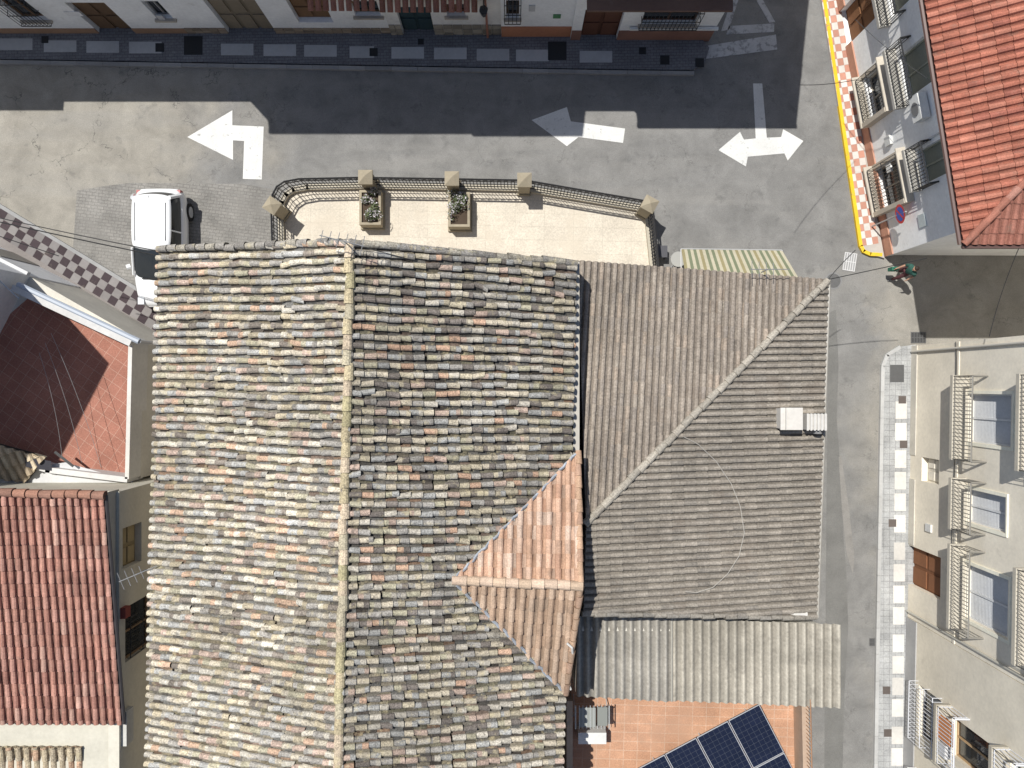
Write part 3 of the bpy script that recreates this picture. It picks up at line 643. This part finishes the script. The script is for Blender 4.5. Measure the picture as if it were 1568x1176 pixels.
# ------------------------------------------------------------ east white house
c0=P(1356,393); c1=P(1272,-40); F,L=frame(c0,c1,1)
L=18.0; g=grp('white_red_roof_house',V(16,8,0))
WB=(.9,.9,.89)
yx=lambda Y:(Y-c0.y)*1.02
ops=[(yx(5.9),yx(7.3),.5,2.4),(yx(8.8),yx(10.2),.9,2.3),(yx(6.1),yx(7.1),3.25,5.2),(yx(8.7),yx(10.0),3.25,5.2),(yx(11.2),yx(12.4),3.25,5.2),(yx(11.6),yx(12.8),0.1,2.3)]
m=MB(); wall(m,F,0,L,0,5.8,ops,WB,.25); m.build('facade','W',g)
m=MB(); m.prism([F(0,-.3,0),F(L,-.3,0),V(24,20,0),V(24,c0.y+.0,0)],0,5.75,WB,True); m.build('walls','W',g)
for i,o in enumerate(ops):
    if i in(2,3,4): window(F,*o,g,'shutter',(.28,.28,.22),.22)
    elif i==5: window(F,*o,g,'door',(.2,.1,.05),.22)
    else: window(F,*o,g,'glass',(.5,.45,.38),.22)
m=MB(); x=0
for a,b in ((ops[5][0],ops[5][1]),(L,L)):
    m.box(x,a,.002,.05,0,.6,(.5,.27,.19),F); x=b
m.build('plinth','W',g)
grille(F,ops[0][0],ops[0][1],.45,2.45,g,out=.28,sp=.11); grille(F,ops[1][0],ops[1][1],.85,2.35,g,out=.28,sp=.11)
m=MB(); 
for o in ops[:2]: 
    m.box(o[0]-.15,o[0]-.002,.003,.32,o[2]-.12,o[3]+.12,(.52,.46,.38),F); m.box(o[1]+.002,o[1]+.15,.003,.06,o[2]-.12,o[3]+.12,(.52,.46,.38),F); m.box(o[0]-.15,o[1]+.15,.003,.35,o[2]-.2,o[2]-.12,(.55,.5,.42),F); m.box(o[0]-.15,o[1]+.15,.003,.3,o[3]+.12,o[3]+.18,(.55,.5,.42),F)
m.build('window_surrounds','W',g)
for a,b in ((5.95,7.25),(8.5,10.3),(11.0,13.0)): balcony(F,yx(a),yx(b),3.15,g,out=.36,rail=.95,slab=(.45,.43,.39),col=(.03,.03,.03),sp=.1,r=.015)
m=MB(); a=yx(7.8)
m.box(a,a+.75,.05,.32,3.9,4.4,(.72,.72,.7),F); m.bar(F(a+.35,.32,4.15),F(a+.35,.34,4.15),.2,(.2,.2,.2),14); m.bar(F(2.9,.05,5.6),F(2.9,.05,.6),.03,(.6,.6,.6),6)
m.box(3.4,3.7,.003,.1,1.6,1.95,(.65,.65,.63),F); m.box(2.6,2.85,.003,.06,1.3,1.6,(.8,.8,.78),F); m.box(.5,.9,.003,.04,2.6,3.0,(.5,.55,.55),F); m.build('ac_and_boxes','W',g)
ze=5.9; E=P(1475,374,ze); Wn=P(1415,0,ze); dW=(Wn-E).normalized(); E2=E+dW*20
sl=math.tan(math.radians(19)); inn=V(dW.y,-dW.x,0)
if inn.x<0: inn=-inn
run=6.0; sd=V(1,.0,0)
t=run/dW.y; q=(run)/sd.dot(inn); HP=E+dW*t+sd*q; HP.z=ze+run*sl
HP2=HP+dW*14; HP3=HP+sd*10
RED=[((.40,.15,.10),4),((.37,.135,.09),3),((.43,.175,.12),3),((.33,.12,.085),1.2)]
tiles('west_roof_tiles',[E,E2,HP2,HP],g,'tile',RED,sp=.235,ex=.4,r=.085,jit=.003,lip=.02,seg=4,cj=.06,base=(.2,.07,.05),flat=.85)
E3=E+sd*14
tiles('south_roof_tiles',[E,E3,HP3,HP],g,'tile',[((.34,.15,.11),4),((.31,.13,.095),3)],sp=.235,ex=.4,r=.085,jit=.003,lip=.02,seg=4,cj=.06,base=(.2,.07,.05),flat=.85)  # red tiles darkened here: south slope's shade is in the palette
ridge('hip_tiles',E,HP,g,'tile',[((.40,.17,.12),3),((.42,.21,.16),1)],r=.11,ex=.38)
m=MB(); m.face([E-V(0,0,.1),E2-V(0,0,.1),F(L,0,5.75),F(0,0,5.75)],(.7,.68,.62)); m.face([E-V(0,0,.1),E3-V(0,0,.1),V(24,c0.y,5.75),F(0,0,5.75)],(.7,.68,.62)); m.build('soffit','W',g)
m=MB(); m.bar(E+V(-.06,0,-.06),E2+V(-.06,0,-.06),.06,(.12,.07,.06),6); m.bar(E+V(0,-.06,-.06),E3+V(0,-.06,-.06),.06,(.12,.07,.06),6); m.build('gutter','metalA',g)
c=F(1.1,.35,2.2); g=grp('no_parking_sign',c); m=MB(); nrm=(F(1,1,0)-F(1,0,0)).normalized(); tn=(F(2,0,0)-F(1,0,0))
def disc(mb,c,r,col,off,n=22): 
    cc=c+nrm*off; mb.face([cc+tn*(r*math.cos(6.283*i/n))+V(0,0,1)*(r*math.sin(6.283*i/n)) for i in range(n)],col)
disc(m,c,.31,(.55,.03,.03),.0); disc(m,c,.23,(.03,.08,.4),.004)
a=c+nrm*.008+tn*-.17+V(0,0,.17); b=c+nrm*.008+tn*.17-V(0,0,.17); w=(tn+V(0,0,1)).normalized()*.03; m.face([a-w,b-w,b+w,a+w],(.55,.03,.03))
m.build('disc','metalA',g); m=MB(); m.bar(c-nrm*.02+V(0,0,.35),V(c.x,c.y,0.1)-nrm*.02,.025,(.4,.4,.4),8); m.build('pole','metalA',g)
# ------------------------------------------------------------ apartment building
def apt(name,p0,p1,h,col,ops,bals,rail=(.12,.12,.12)):
    F,L=frame(p0,p1,-1); g=grp(name,V(p0[0]+4,(p0[1]+p1[1])/2,0)); m=MB(); wall(m,F,0,L,0,h,[o[:4] for o in ops],col,.22); m.build('facade','W',g)
    m=MB(); m.prism([F(0,-.3,0),F(L,-.3,0),F(L,-12,0),F(0,-12,0)],0,h,col); m.build('walls','W',g)
    for o in ops: window(F,o[0],o[1],o[2],o[3],g,o[4],o[5],.2)
    for b in bals: balcony(F,b[0],b[1],b[2],g,out=.48,rail=1.0,col=rail,slab=mul(col,.6))
    m=MB()
    for o in ops:
        if o[4]=='shutter': 
            for (x0,x1,z0,z1) in ((o[0]-.1,o[0]-.002,o[2],o[3]+.1),(o[1]+.002,o[1]+.1,o[2],o[3]+.1),(o[0]-.1,o[1]+.1,o[3]+.102,o[3]+.16)): m.box(x0,x1,.002,.04,z0,z1,mul(col,1.12),F)
    m.build('window_trim','W',g)
    return F,L,g
CR=(.84,.775,.65)
S2=(.55,.56,.57)
ops=[(1.6,3.05,3.62,5.7,'shutter',S2),(4.45,5.45,3.62,5.5,'shutter',S2),(6.7,8.35,3.62,5.7,'shutter',S2),(6.85,8.2,0,2.2,'door',(.20,.09,.045)),(1.6,3.05,6.82,8.9,'shutter',S2),(6.7,8.35,6.82,8.9,'shutter',S2),(3.75,4.55,.9,2.0,'door',(.66,.62,.54)),(4.45,5.45,6.82,8.6,'shutter',S2)]
F,L,g=apt('cream_apartment_building',(13.78,1.31),(13.62,-8.0),9.6,CR,ops,[(1.05,3.6,3.6),(4.15,5.7,3.6),(6.15,8.7,3.6),(1.05,3.6,6.8),(6.15,8.7,6.8)],rail=(.25,.235,.205))
m=MB(); m.box(0,3.74,.002,.03,0.05,.5,(.6,.57,.5),F); m.box(4.56,6.8,.002,.03,.05,.5,(.6,.57,.5),F); m.box(0,L,.002,.03,3.0,3.1,mul(CR,.93),F)
m.box(5.9,6.15,.003,.06,1.3,1.65,(.7,.7,.68),F)
m.build('plinth_and_string_course','W',g)
m=MB(); m.bar(F(.2,.06,.2),F(.2,.06,9),.04,(.6,.57,.5),8); m.bar(F(9.1,.06,.2),F(9.1,.06,9),.04,(.5,.48,.42),8)
pts=[F(x,.03,2.9+.05*math.sin(x*2)) for x in [i*.5 for i in range(18)]]
for a,b in zip(pts,pts[1:]): m.bar(a,b,.012,(.05,.05,.05))
m.build('pipes_and_cables','metalA',g)
S3=(.55,.55,.53)
ops=[(2.0,3.7,1.0,2.4,'glass',(.5,.5,.5)),(4.9,6.3,1.0,2.4,'glass',(.5,.5,.5)),(2.2,3.4,3.05,5.0,'glass',(.5,.35,.2)),(4.8,6.2,3.05,5.0,'shutter',S3),(2.2,3.4,5.95,7.9,'glass',S3),(4.8,6.2,5.95,7.9,'shutter',S3)]
F,L,g=apt('beige_apartment_building',(13.61,-8.02),(13.4,-18),8.8,(.76,.70,.58),ops,[(1.9,3.7,3.0),(4.5,6.5,3.0),(1.9,3.7,5.9),(4.5,6.5,5.9)],rail=(.66,.67,.7))
grille(F,1.9,3.8,.95,2.45,g,(.66,.67,.7),out=.3,sp=.12); grille(F,4.8,6.4,.95,2.45,g,(.66,.67,.7),out=.3,sp=.12)
m=MB(); m.box(2.2,2.9,.3,.42,3.02,3.7,(.6,.25,.1),F); m.box(3.0,3.4,.2,.4,3.02,3.4,(.6,.6,.6),F); m.build('balcony_items','A',g)
m=MB(); m.box(0,L,.002,.04,.05,.8,(.38,.38,.38),F); m.build('grey_plinth','W',g)
# ------------------------------------------------------------ west buildings
cr=P(125,440)
g=grp('white_corner_house',V(-20,4,0)); H1=10.5
dse=(V(-.46,-.89,0)).normalized()
A=cr; B=cr+dse*5.2; C=B+V(-9,2,0); D=P(-400,175)
m=MB(); m.prism([A,B,C,D],0,H1,(.72,.725,.73)); m.build('walls','W',g)
m=MB(); F,L=frame(A,D,-1)
m.box(.02,L,.003,.1,3.0,3.15,(.6,.6,.6),F); m.box(1.6,2.6,.003,.03,.0,2.2,(.3,.28,.25),F); m.build('openings_and_trim','A',g)
g=grp('roof_terrace_townhouse',V(-13.5,-.5,0)); zf=3.0
q=[P(48,452,zf),P(214,530,zf),P(209,726,zf),P(95,712,zf),P(-120,650,zf),P(-120,600,zf)]
q2=[cr+V(-.02,-.02,0), V(q[1].x+.12,q[1].y+.12), V(q[2].x+.12,q[2].y-.12), V(q[3].x,q[3].y-.15), V(q[4].x,q[4].y-.15), V(q[5].x,q[5].y)]
m=MB(); m.prism(q2,0,zf-.01,(.6,.57,.5)); m.build('walls','W',g)
sheet('terrace_floor',q,zf,'redfloor',g)
m=MB()
def para(a,b,h,w=.16,col=(.58,.57,.55)):
    F,L=frame(a,b,-1); m.box(-w/2,L+w/2,0,w,zf-.3,zf+h,col,F)
para(q[1],q[0],.9,.2); para(q[2],q[1],.75,.12,(.62,.6,.56)); para(q[3],q[2],.75,.16); para(q[4],q[3],.75,.16)
m.build('parapet','W',g)
m=MB(); F,L=frame(q[1],q[0],-1)
m.bar(F(-.3,.25,zf+.85),F(L,.25,zf+.85),.09,(.36,.4,.46),8); m.bar(F(-.3,.25,zf+.85),F(-.3,.25,1),.05,(.5,.5,.5),8)
m.bar(F(L-.3,-.1,zf+1.0),F(L+.4,.3,zf+1.5),.02,(.4,.45,.5)); m.build('pipes','metalA',g)
m=MB(); m.face([P(-90,735,3.5),P(100,708,3.5),P(205,738,3.5),P(165,752,3.5),P(-90,760,3.5)],(.55,.55,.55)); m.build('white_ledge','W',g)
tiles('lean_to_tiles',[P(-80,660,3.9),P(70,700,3.9),P(40,738,3.6),P(-80,725,3.6)],g,'tile',[((.5,.42,.3),3),((.45,.36,.25),2)],sp=.26,ex=.4,r=.09,down=(.35,-.9),seg=4)
m=MB(); m.bar(P(84,692,3.72),P(112,714,3.72),.04,(.1,.1,.1)); 
a,b=P(38,700,3.95),P(78,706,3.8); m.face([a,b,b+V(.0,-.3,-.05),a+V(0,-.3,-.05)],(.05,.05,.06)); m.build('skylight','A',g)
g=grp('west_checkered_pavement',P(100,400)); m=MB()
a=P(-200,196); b=P(320,512); wid=.85
F,L=frame(a,b,-1)
m.prism([F(0,0,0),F(L,0,0),F(L,wid+.3,0),F(0,wid+.3,0)],0,.118,(.22,.2,.19)); m.build('base','W',g)
m=MB(); checker(m,a,b,wid,-1,.123,.3,(.23,.215,.21),(.06,.045,.05),3); m.build('checker_tiles','W',g)
m=MB(); m.box(0,L,-.12,0,0,.128,(.3,.3,.3),F); m.build('kerb','W',g)
LR=[((.43,.225,.17),4),((.40,.20,.15),3),((.46,.25,.195),3),((.35,.175,.135),1.5),((.52,.32,.25),1.0)]
g=grp('red_tiled_townhouse',V(-15,-6,0)); 
a=P(-200,750,6.6); b=P(160,758,6.6); c=P(152,1108,5.6); d=P(-200,1108,5.6); c.x=b.x
tiles('roof_tiles',[a,b,c,d],g,'tile',LR,sp=.215,ex=.36,r=.08,jit=.005,lip=.035,seg=5,cj=.1,down=(0,-1),chd=(.4,.6))
ridge('ridge_tiles',a,b,g,'tile',[((.38,.2,.14),3),((.27,.15,.11),2)],r=.12,ex=.36)
m=MB(); m.bar(b+V(.04,0,0),c+V(.04,0,0),.05,(.05,.045,.045),6); m.build('gutter','metalA',g)
F,L=frame((b.x-.12,b.y-.05),(b.x-.12,-16),1)
yw=lambda v,z:(b.y-.05)-(588-v)*(H-z)/FPX
ops=[(yw(806,5),yw(868,5),4.2,5.35,),(yw(922,4.6),yw(1004,4.6),3.5,5.2)]
m=MB(); wall(m,F,0,L,0,5.55,ops,(.62,.585,.49),.22); m.build('facade','W',g)
window(F,*ops[0],g,'door',(.3,.24,.14),.2); window(F,*ops[1],g,'glass',(.3,.2,.12),.2); grille(F,ops[1][0]+.3,ops[1][1]-.1,3.55,5.1,g,out=.1,sp=.13)
m=MB(); m.prism([F(0,-.3,0),F(L,-.3,0),F(L,-9,0),F(0,-9,0)],0,5.45,(.56,.53,.44)); m.face([b-V(.2,0,.1),c-V(.2,0,.1),V(c.x-.2,c.y,5.4),V(b.x-.2,b.y,5.4)],(.5,.47,.4)); m.build('walls','W',g)
m=MB(); m.box(yw(938,5.4)-.15,yw(938,5.4)+.15,.003,.15,5.2,5.5,(.3,.08,.06),F); m.build('wall_fixture','A',g)
g=grp('ochre_tiled_house',V(-15,-12,0))
a=P(-200,1142,5.5); b2=P(126,1142,5.5); c2=V(b2.x,-16,4.6); d2=V(a.x,-16,4.6)
tiles('roof_tiles',[a,b2,c2,d2],g,'tileold',[((.46,.38,.26),3),((.42,.35,.25),3),((.45,.3,.2),1)],sp=.24,ex=.36,r=.09,down=(0,-1))
m=MB(); m.box(a.x,c.x+.02,b2.y-.05,c.y+.25,5.0,5.42,(.54,.53,.49)); m.box(b2.x-.1,b2.x+.05,-16,b2.y-.06,3,5.3,(.4,.38,.33)); m.build('walls','W',g)
# ------------------------------------------------------------ car
def car():
    cx,yr,yf=-11.86,6.55,2.62; g=grp('parked_white_car',V(cx,(yr+yf)/2,0)); Lc=yr-yf
    st=[(0,.52,.35,.55),(.015,.66,.24,.66),(.06,.78,.2,.74),(.15,.84,.19,.83),(.27,.86,.19,.93),(.4,.865,.19,.96),(.6,.865,.19,.97),(.8,.86,.19,.99),(.92,.83,.22,.98),(.975,.76,.26,.93),(1,.66,.32,.8)]
    rings=[]
    for t,w,zl_,zt_ in st:
        y=yf+t*Lc; h=zt_-zl_
        rings.append([(-w*.9,y,zl_),(-w,y,zl_+.3*h),(-w*1.0,y,zl_+.7*h),(-w*.93,y,zt_-.03),(-w*.6,y,zt_+.02),(0,y,zt_+.035),(w*.6,y,zt_+.02),(w*.93,y,zt_-.03),(w,y,zl_+.7*h),(w,y,zl_+.3*h),(w*.9,y,zl_)])
    vs=[V(cx+p[0],p[1],p[2]) for r in rings for p in r]; n=11; fs=[]
    for i in range(len(rings)-1):
        for k in range(n): a=i*n+k; b=i*n+(k+1)%n; fs.append((a,b,b+n,a+n))
    fs.append(tuple(range(n))); fs.append(tuple(range((len(rings)-1)*n,len(rings)*n))[::-1])
    def mk(name,vs,fs,mat,sub=2):
        me=bpy.data.meshes.new(name); me.from_pydata([tuple(v) for v in vs],[],fs); me.materials.append(M[mat]); me.polygons.foreach_set('use_smooth',[True]*len(fs))
        o=bpy.data.objects.new(name,me); scn.collection.objects.link(o); o.parent=g; o.matrix_parent_inverse=Matrix.Translation(-g.location)
        ss=o.modifiers.new('s','SUBSURF'); ss.levels=sub; ss.render_levels=sub
    mk('body',vs,fs,'carpaint')
    def loft(name,secs,mat):
        vs=[];fs=[];k=len(secs[0])
        for s in secs: vs+= [(cx+p[0],p[1],p[2]) for p in s]
        for i in range(len(secs)-1):
            for j in range(k): fs.append((i*k+j,i*k+(j+1)%k,(i+1)*k+(j+1)%k,(i+1)*k+j))
        fs.append(tuple(range((len(secs)-1)*k,len(secs)*k))); mk(name,vs,fs,mat)
    def outline(w,y0,y1,z,rf,rr,bow):
        return [(-w+.12,y0+.02,z),(0,y0-bow,z),(w-.12,y0+.02,z),(w,y0+rf,z),(w,(y0+y1)/2,z),(w,y1-rr,z),(w-.12,y1,z),(0,y1+bow*.5,z),(-w+.12,y1,z),(-w,y1-rr,z),(-w,(y0+y1)/2,z),(-w,y0+rf,z)]
    wb=3.55; wt=4.48; rb=6.38; rt=6.12
    loft('windows',[outline(.79,wb,rb,.9,.18,.15,.16),outline(.77,wb+.08,rb-.02,1.0,.18,.15,.15),outline(.61,wt,rt+.02,1.41,.12,.12,.1),outline(.5,wt+.1,rt-.1,1.42,.12,.12,.1)],'glass')
    loft('roof',[outline(.66,wt-.03,rt+.1,1.375,.12,.12,.1),outline(.64,wt-.02,rt+.09,1.42,.12,.12,.1),outline(.57,wt+.06,rt+.0,1.465,.14,.14,.1),outline(.3,wt+.4,rt-.4,1.485,.14,.14,.05)],'carpaint')
    m=MB()
    for s in (-1,1):
        m.bar(V(cx+s*.79,wb+.1,.93),V(cx+s*.62,wt,1.41),.04,n=6); m.bar(V(cx+s*.77,rb-.08,.95),V(cx+s*.6,rt,1.41),.075,n=6)
        m.bar(V(cx+s*.8,5.05,.93),V(cx+s*.63,5.05,1.41),.025,n=4)
        m.bar(V(cx+s*.86,wb+.38,.98),V(cx+s*.98,wb+.33,1.02),.09,n=8)
    m.build('pillars_and_mirrors','carpaint',g,True)
    m=MB(); h=MB()
    for s in (-1,1):
        for y in (yf+.72,yr-.68):
            m.bar(V(cx+s*.66,y,.3),V(cx+s*.875,y,.3),.3,(.02,.02,.02),20); h.bar(V(cx+s*.86,y,.3),V(cx+s*.885,y,.3),.19,(.45,.46,.48),12)
    m.build('tyres','rubber',g); h.build('wheel_hubs','metalA',g)
    m=MB()
    for s in (-1,1):
        m.box(cx+s*.62-.1,cx+s*.62+.1,yf+.06,yf+.3,.66,.775,(.6,.63,.66)); m.box(cx+s*.68-.06,cx+s*.68+.05,yr-.16,yr-.04,.6,.84,(.3,.02,.02))
        m.bar(V(cx+s*.5,4.7,1.475),V(cx+s*.5,5.95,1.475),.012)
    m.box(cx-.3,cx+.3,yf-.0,yf+.05,.35,.5,(.04,.04,.04)); m.box(cx-.26,cx+.26,yr-.02,yr+.01,.5,.62,(.7,.7,.7)); m.bar(V(cx-.5,yf+.9,.955),V(cx+.5,yf+.9,.965),.015,(.03,.03,.03)); m.bar(V(cx,6.0,1.48),V(cx,6.15,1.62),.012); m.build('lamps_and_trim','metalA',g)
car()
# ------------------------------------------------------------ antennas and wires
def antenna(base,h,ang,name='tv_antenna',n=6,r=.009):
    g=grp(name,base); m=MB(); t=base+V(0,0,h); m.bar(base,t,.018,(.3,.3,.3),6); d=V(math.cos(ang),math.sin(ang),0); e=V(-d.y,d.x,0)
    m.bar(t-d*.5,t+d*.6,.012,(.25,.25,.25))
    for i in range(n): p=t-d*.45+d*(i*.2); m.bar(p-e*(.24-.02*i),p+e*(.24-.02*i),r,(.25,.25,.25))
    m.build('mast','metalA',g)
antenna(r0+V(0,-.15,.1),.7,2.9); antenna(P(224,872,5.8),.6,.4,n=4); antenna(P(1166,385,4.7)+V(0,-.6,0),.6,0,n=4)
g=grp('overhead_cables',V(0,0,5)); m=MB()
def wire(a,b,sag=.2,r=.012,n=10,col=(.03,.03,.03)):
    pr=None
    for i in range(n+1):
        t=i/n; p=a.lerp(b,t)-V(0,0,sag*4*t*(1-t))
        if pr is not None: m.bar(pr,p,r,col,4,cap=False)
        pr=p
wire(P(0,340,5),P(245,392,6.2),.25,.016); wire(P(-40,325,5.2),P(245,385,6.3),.3,.012); wire(P(0,362,5),P(90,392,5),.1,.012); wire(P(1268,428,4.8),P(1420,395,5.5),.1); wire(P(1268,428,4.8),P(1310,383,5.2),.1)
for k in range(3): wire(P(60+k*9,540-k*15,4.6),P(95+k*30,700+k*8,4.4),.15,.006,col=(.25,.25,.25))
wire(P(1310,30,4.5),P(1420,120,5.5),.1,.01); wire(P(1515,515,5),P(1560,380,6.5),.1)
wire(P(535,372,8.3),P(640,400,7.6),.1,.01); wire(P(1225,130,7),P(1330,118,4),.2,.009)
m.build('cables','metalA',g)
# ------------------------------------------------------------ pedestrian
def person():
    f=P(1369,421); g=grp('pedestrian',f)
    skin=pmat('skin',(.45,.26,.18),rough=.6,var=.05,bump=0); shirt=pmat('dark_green_shirt',(.035,.10,.08),rough=.9,var=.1); pants=pmat('maroon_trousers',(.11,.045,.05),rough=.9); hair=pmat('dark_hair',(.03,.02,.015),rough=.6); shoe=pmat('shoes',(.2,.2,.2))
    a=math.radians(205); ca,sa=math.cos(a),math.sin(a); K=.95
    def T(p): return (f.x+K*(p[0]*ca-p[1]*sa),f.y+K*(p[0]*sa+p[1]*ca),K*p[2]+.006)
    def build(name,vs,es,rs,mat):
        me=bpy.data.meshes.new(name); me.from_pydata([T(v) for v in vs],es,[]); o=bpy.data.objects.new(name,me); scn.collection.objects.link(o)
        o.parent=g; o.matrix_parent_inverse=Matrix.Translation(-g.location); o.modifiers.new('k','SKIN')
        if not me.skin_vertices:
            bpy.context.view_layer.objects.active=o; 
            bpy.ops.object.select_all(action='DESELECT'); o.select_set(True); bpy.ops.mesh.customdata_skin_add()
        for i,r in enumerate(rs): me.skin_vertices[0].data[i].radius=(r if isinstance(r,tuple) else (r,r))
        me.skin_vertices[0].data[0].use_root=True; o.modifiers['k'].use_smooth_shade=True
        s=o.modifiers.new('s','SUBSURF'); s.levels=1; s.render_levels=1; me.materials.append(mat)
    build('trousers',[(0,0,.95),(0,.09,.9),(.16,.1,.5),(.2,.1,.1),(0,-.09,.9),(0,-.1,.5),(-.22,-.1,.14),(0,0,1.05)],[(0,1),(1,2),(2,3),(0,4),(4,5),(5,6),(0,7)],[.12,.095,.065,.045,.095,.065,.045,.13],pants)
    build('shoes_front',[(.17,.1,.07),(.25,.1,.045),(.33,.1,.035)],[(0,1),(1,2)],[.045,.042,.03],shoe)
    build('shoes_back',[(-.24,-.1,.1),(-.17,-.1,.05),(-.1,-.1,.035)],[(0,1),(1,2)],[.045,.042,.03],shoe)
    build('shirt',[(0,0,1.0),(.01,0,1.2),(.02,0,1.38),(.02,0,1.46),(.02,.17,1.42),(-.04,.23,1.18),(.02,-.17,1.42),(.06,-.23,1.18)],[(0,1),(1,2),(2,3),(2,4),(4,5),(2,6),(6,7)],[(.12,.14),(.12,.15),(.12,.15),.07,.065,.055,.065,.055],shirt)
    for s,el,hn in ((1,(-.04,.23,1.2),(.1,.27,.98)),(-1,(.06,-.23,1.2),(.25,-.24,1.0))):
        d=Vector(hn)-Vector(el); d.normalize(); h=Vector(hn); pm=h+d*.07
        vs=[el,tuple(h),tuple(pm)]; es=[(0,1),(1,2)]; rs=[.042,.026,.03]
        for k in range(4):
            o_=(k-1.5)*.019; L_=(.07,.08,.075,.058)[k]; b=pm+Vector((o_,0,-.02)); c=b+d*L_*.5; e=c+(d+Vector((.2,-.5*s,0))).normalized()*L_*.5; i=len(vs)
            vs+=[tuple(b),tuple(c),tuple(e)]; es+=[(2,i),(i,i+1),(i+1,i+2)]; rs+=[.01,.009,.007]
        i=len(vs); b=h+d*.03+Vector((.03,0,0)); e=b+(d+Vector((.6,0,0))).normalized()*.05; vs+=[tuple(b),tuple(e)]; es+=[(1,i),(i,i+1)]; rs+=[.011,.008]
        build('forearm_and_hand',vs,es,rs,skin)
    build('head',[(.02,0,1.45),(.03,0,1.54),(.04,0,1.6),(.04,0,1.68)],[(0,1),(1,2),(2,3)],[.055,.06,(.085,.075),(.08,.07)],skin)
    build('nose',[(.12,0,1.62),(.14,0,1.6)],[(0,1)],[.012,.014],skin)
    build('mouth',[(.118,-.02,1.57),(.118,.02,1.57)],[(0,1)],[.008,.008],pants)
    for s in (-1,1):
        build('ear',[(.03,.08*s,1.6),(.03,.085*s,1.64)],[(0,1)],[.012,.014],skin)
        build('eye',[(.11,.03*s,1.645),(.118,.03*s,1.645)],[(0,1)],[.009,.009],hair)
    build('hair',[(0,0,1.58),(.0,0,1.67),(.02,0,1.72)],[(0,1),(1,2)],[.075,(.095,.09),(.08,.075)],hair)
    m=MB(); p=Vector(T((.27,-.25,.62))); m.box(p.x-.12,p.x+.12,p.y-.06,p.y+.06,.5,.82,(.04,.16,.11)); m.bar(V(p.x-.08,p.y,.82),V(p.x,p.y,.9),.01,(.03,.16,.1)); m.bar(V(p.x+.08,p.y,.82),V(p.x,p.y,.9),.01,(.03,.16,.1)); m.build('shopping_bag','A',g)
person()
# ------------------------------------------------------------ light, camera
w=bpy.data.worlds.new('World'); scn.world=w; w.use_nodes=True; nt=w.node_tree; bg=nt.nodes['Background']; sky=nt.nodes.new('ShaderNodeTexSky'); sky.sky_type='NISHITA'; sky.sun_disc=False
EL=64; sky.sun_elevation=math.radians(EL); sky.sun_rotation=math.radians(-42); nt.links.new(sky.outputs[0],bg.inputs[0]); bg.inputs[1].default_value=.095
sl_=bpy.data.lights.new('sun','SUN'); sl_.energy=5.0; sl_.angle=math.radians(.5); sl_.color=(1,.97,.91); so=bpy.data.objects.new('sun',sl_); scn.collection.objects.link(so)
c_,s_=math.cos(math.radians(EL)),math.sin(math.radians(EL)); so.rotation_euler=Vector((.67*c_,-.742*c_,-s_)).to_track_quat('-Z','Y').to_euler(); so.location=(-20,20,50)
cam=bpy.data.cameras.new('camera'); cam.sensor_width=36; cam.lens=36*FPX/1568; cam.clip_end=2000; co=bpy.data.objects.new('camera',cam); scn.collection.objects.link(co); co.location=(0,0,H); co.rotation_euler=(0,0,0); scn.camera=co
scn.view_settings.view_transform='Standard'; scn.view_settings.look='None'; scn.view_settings.exposure=0
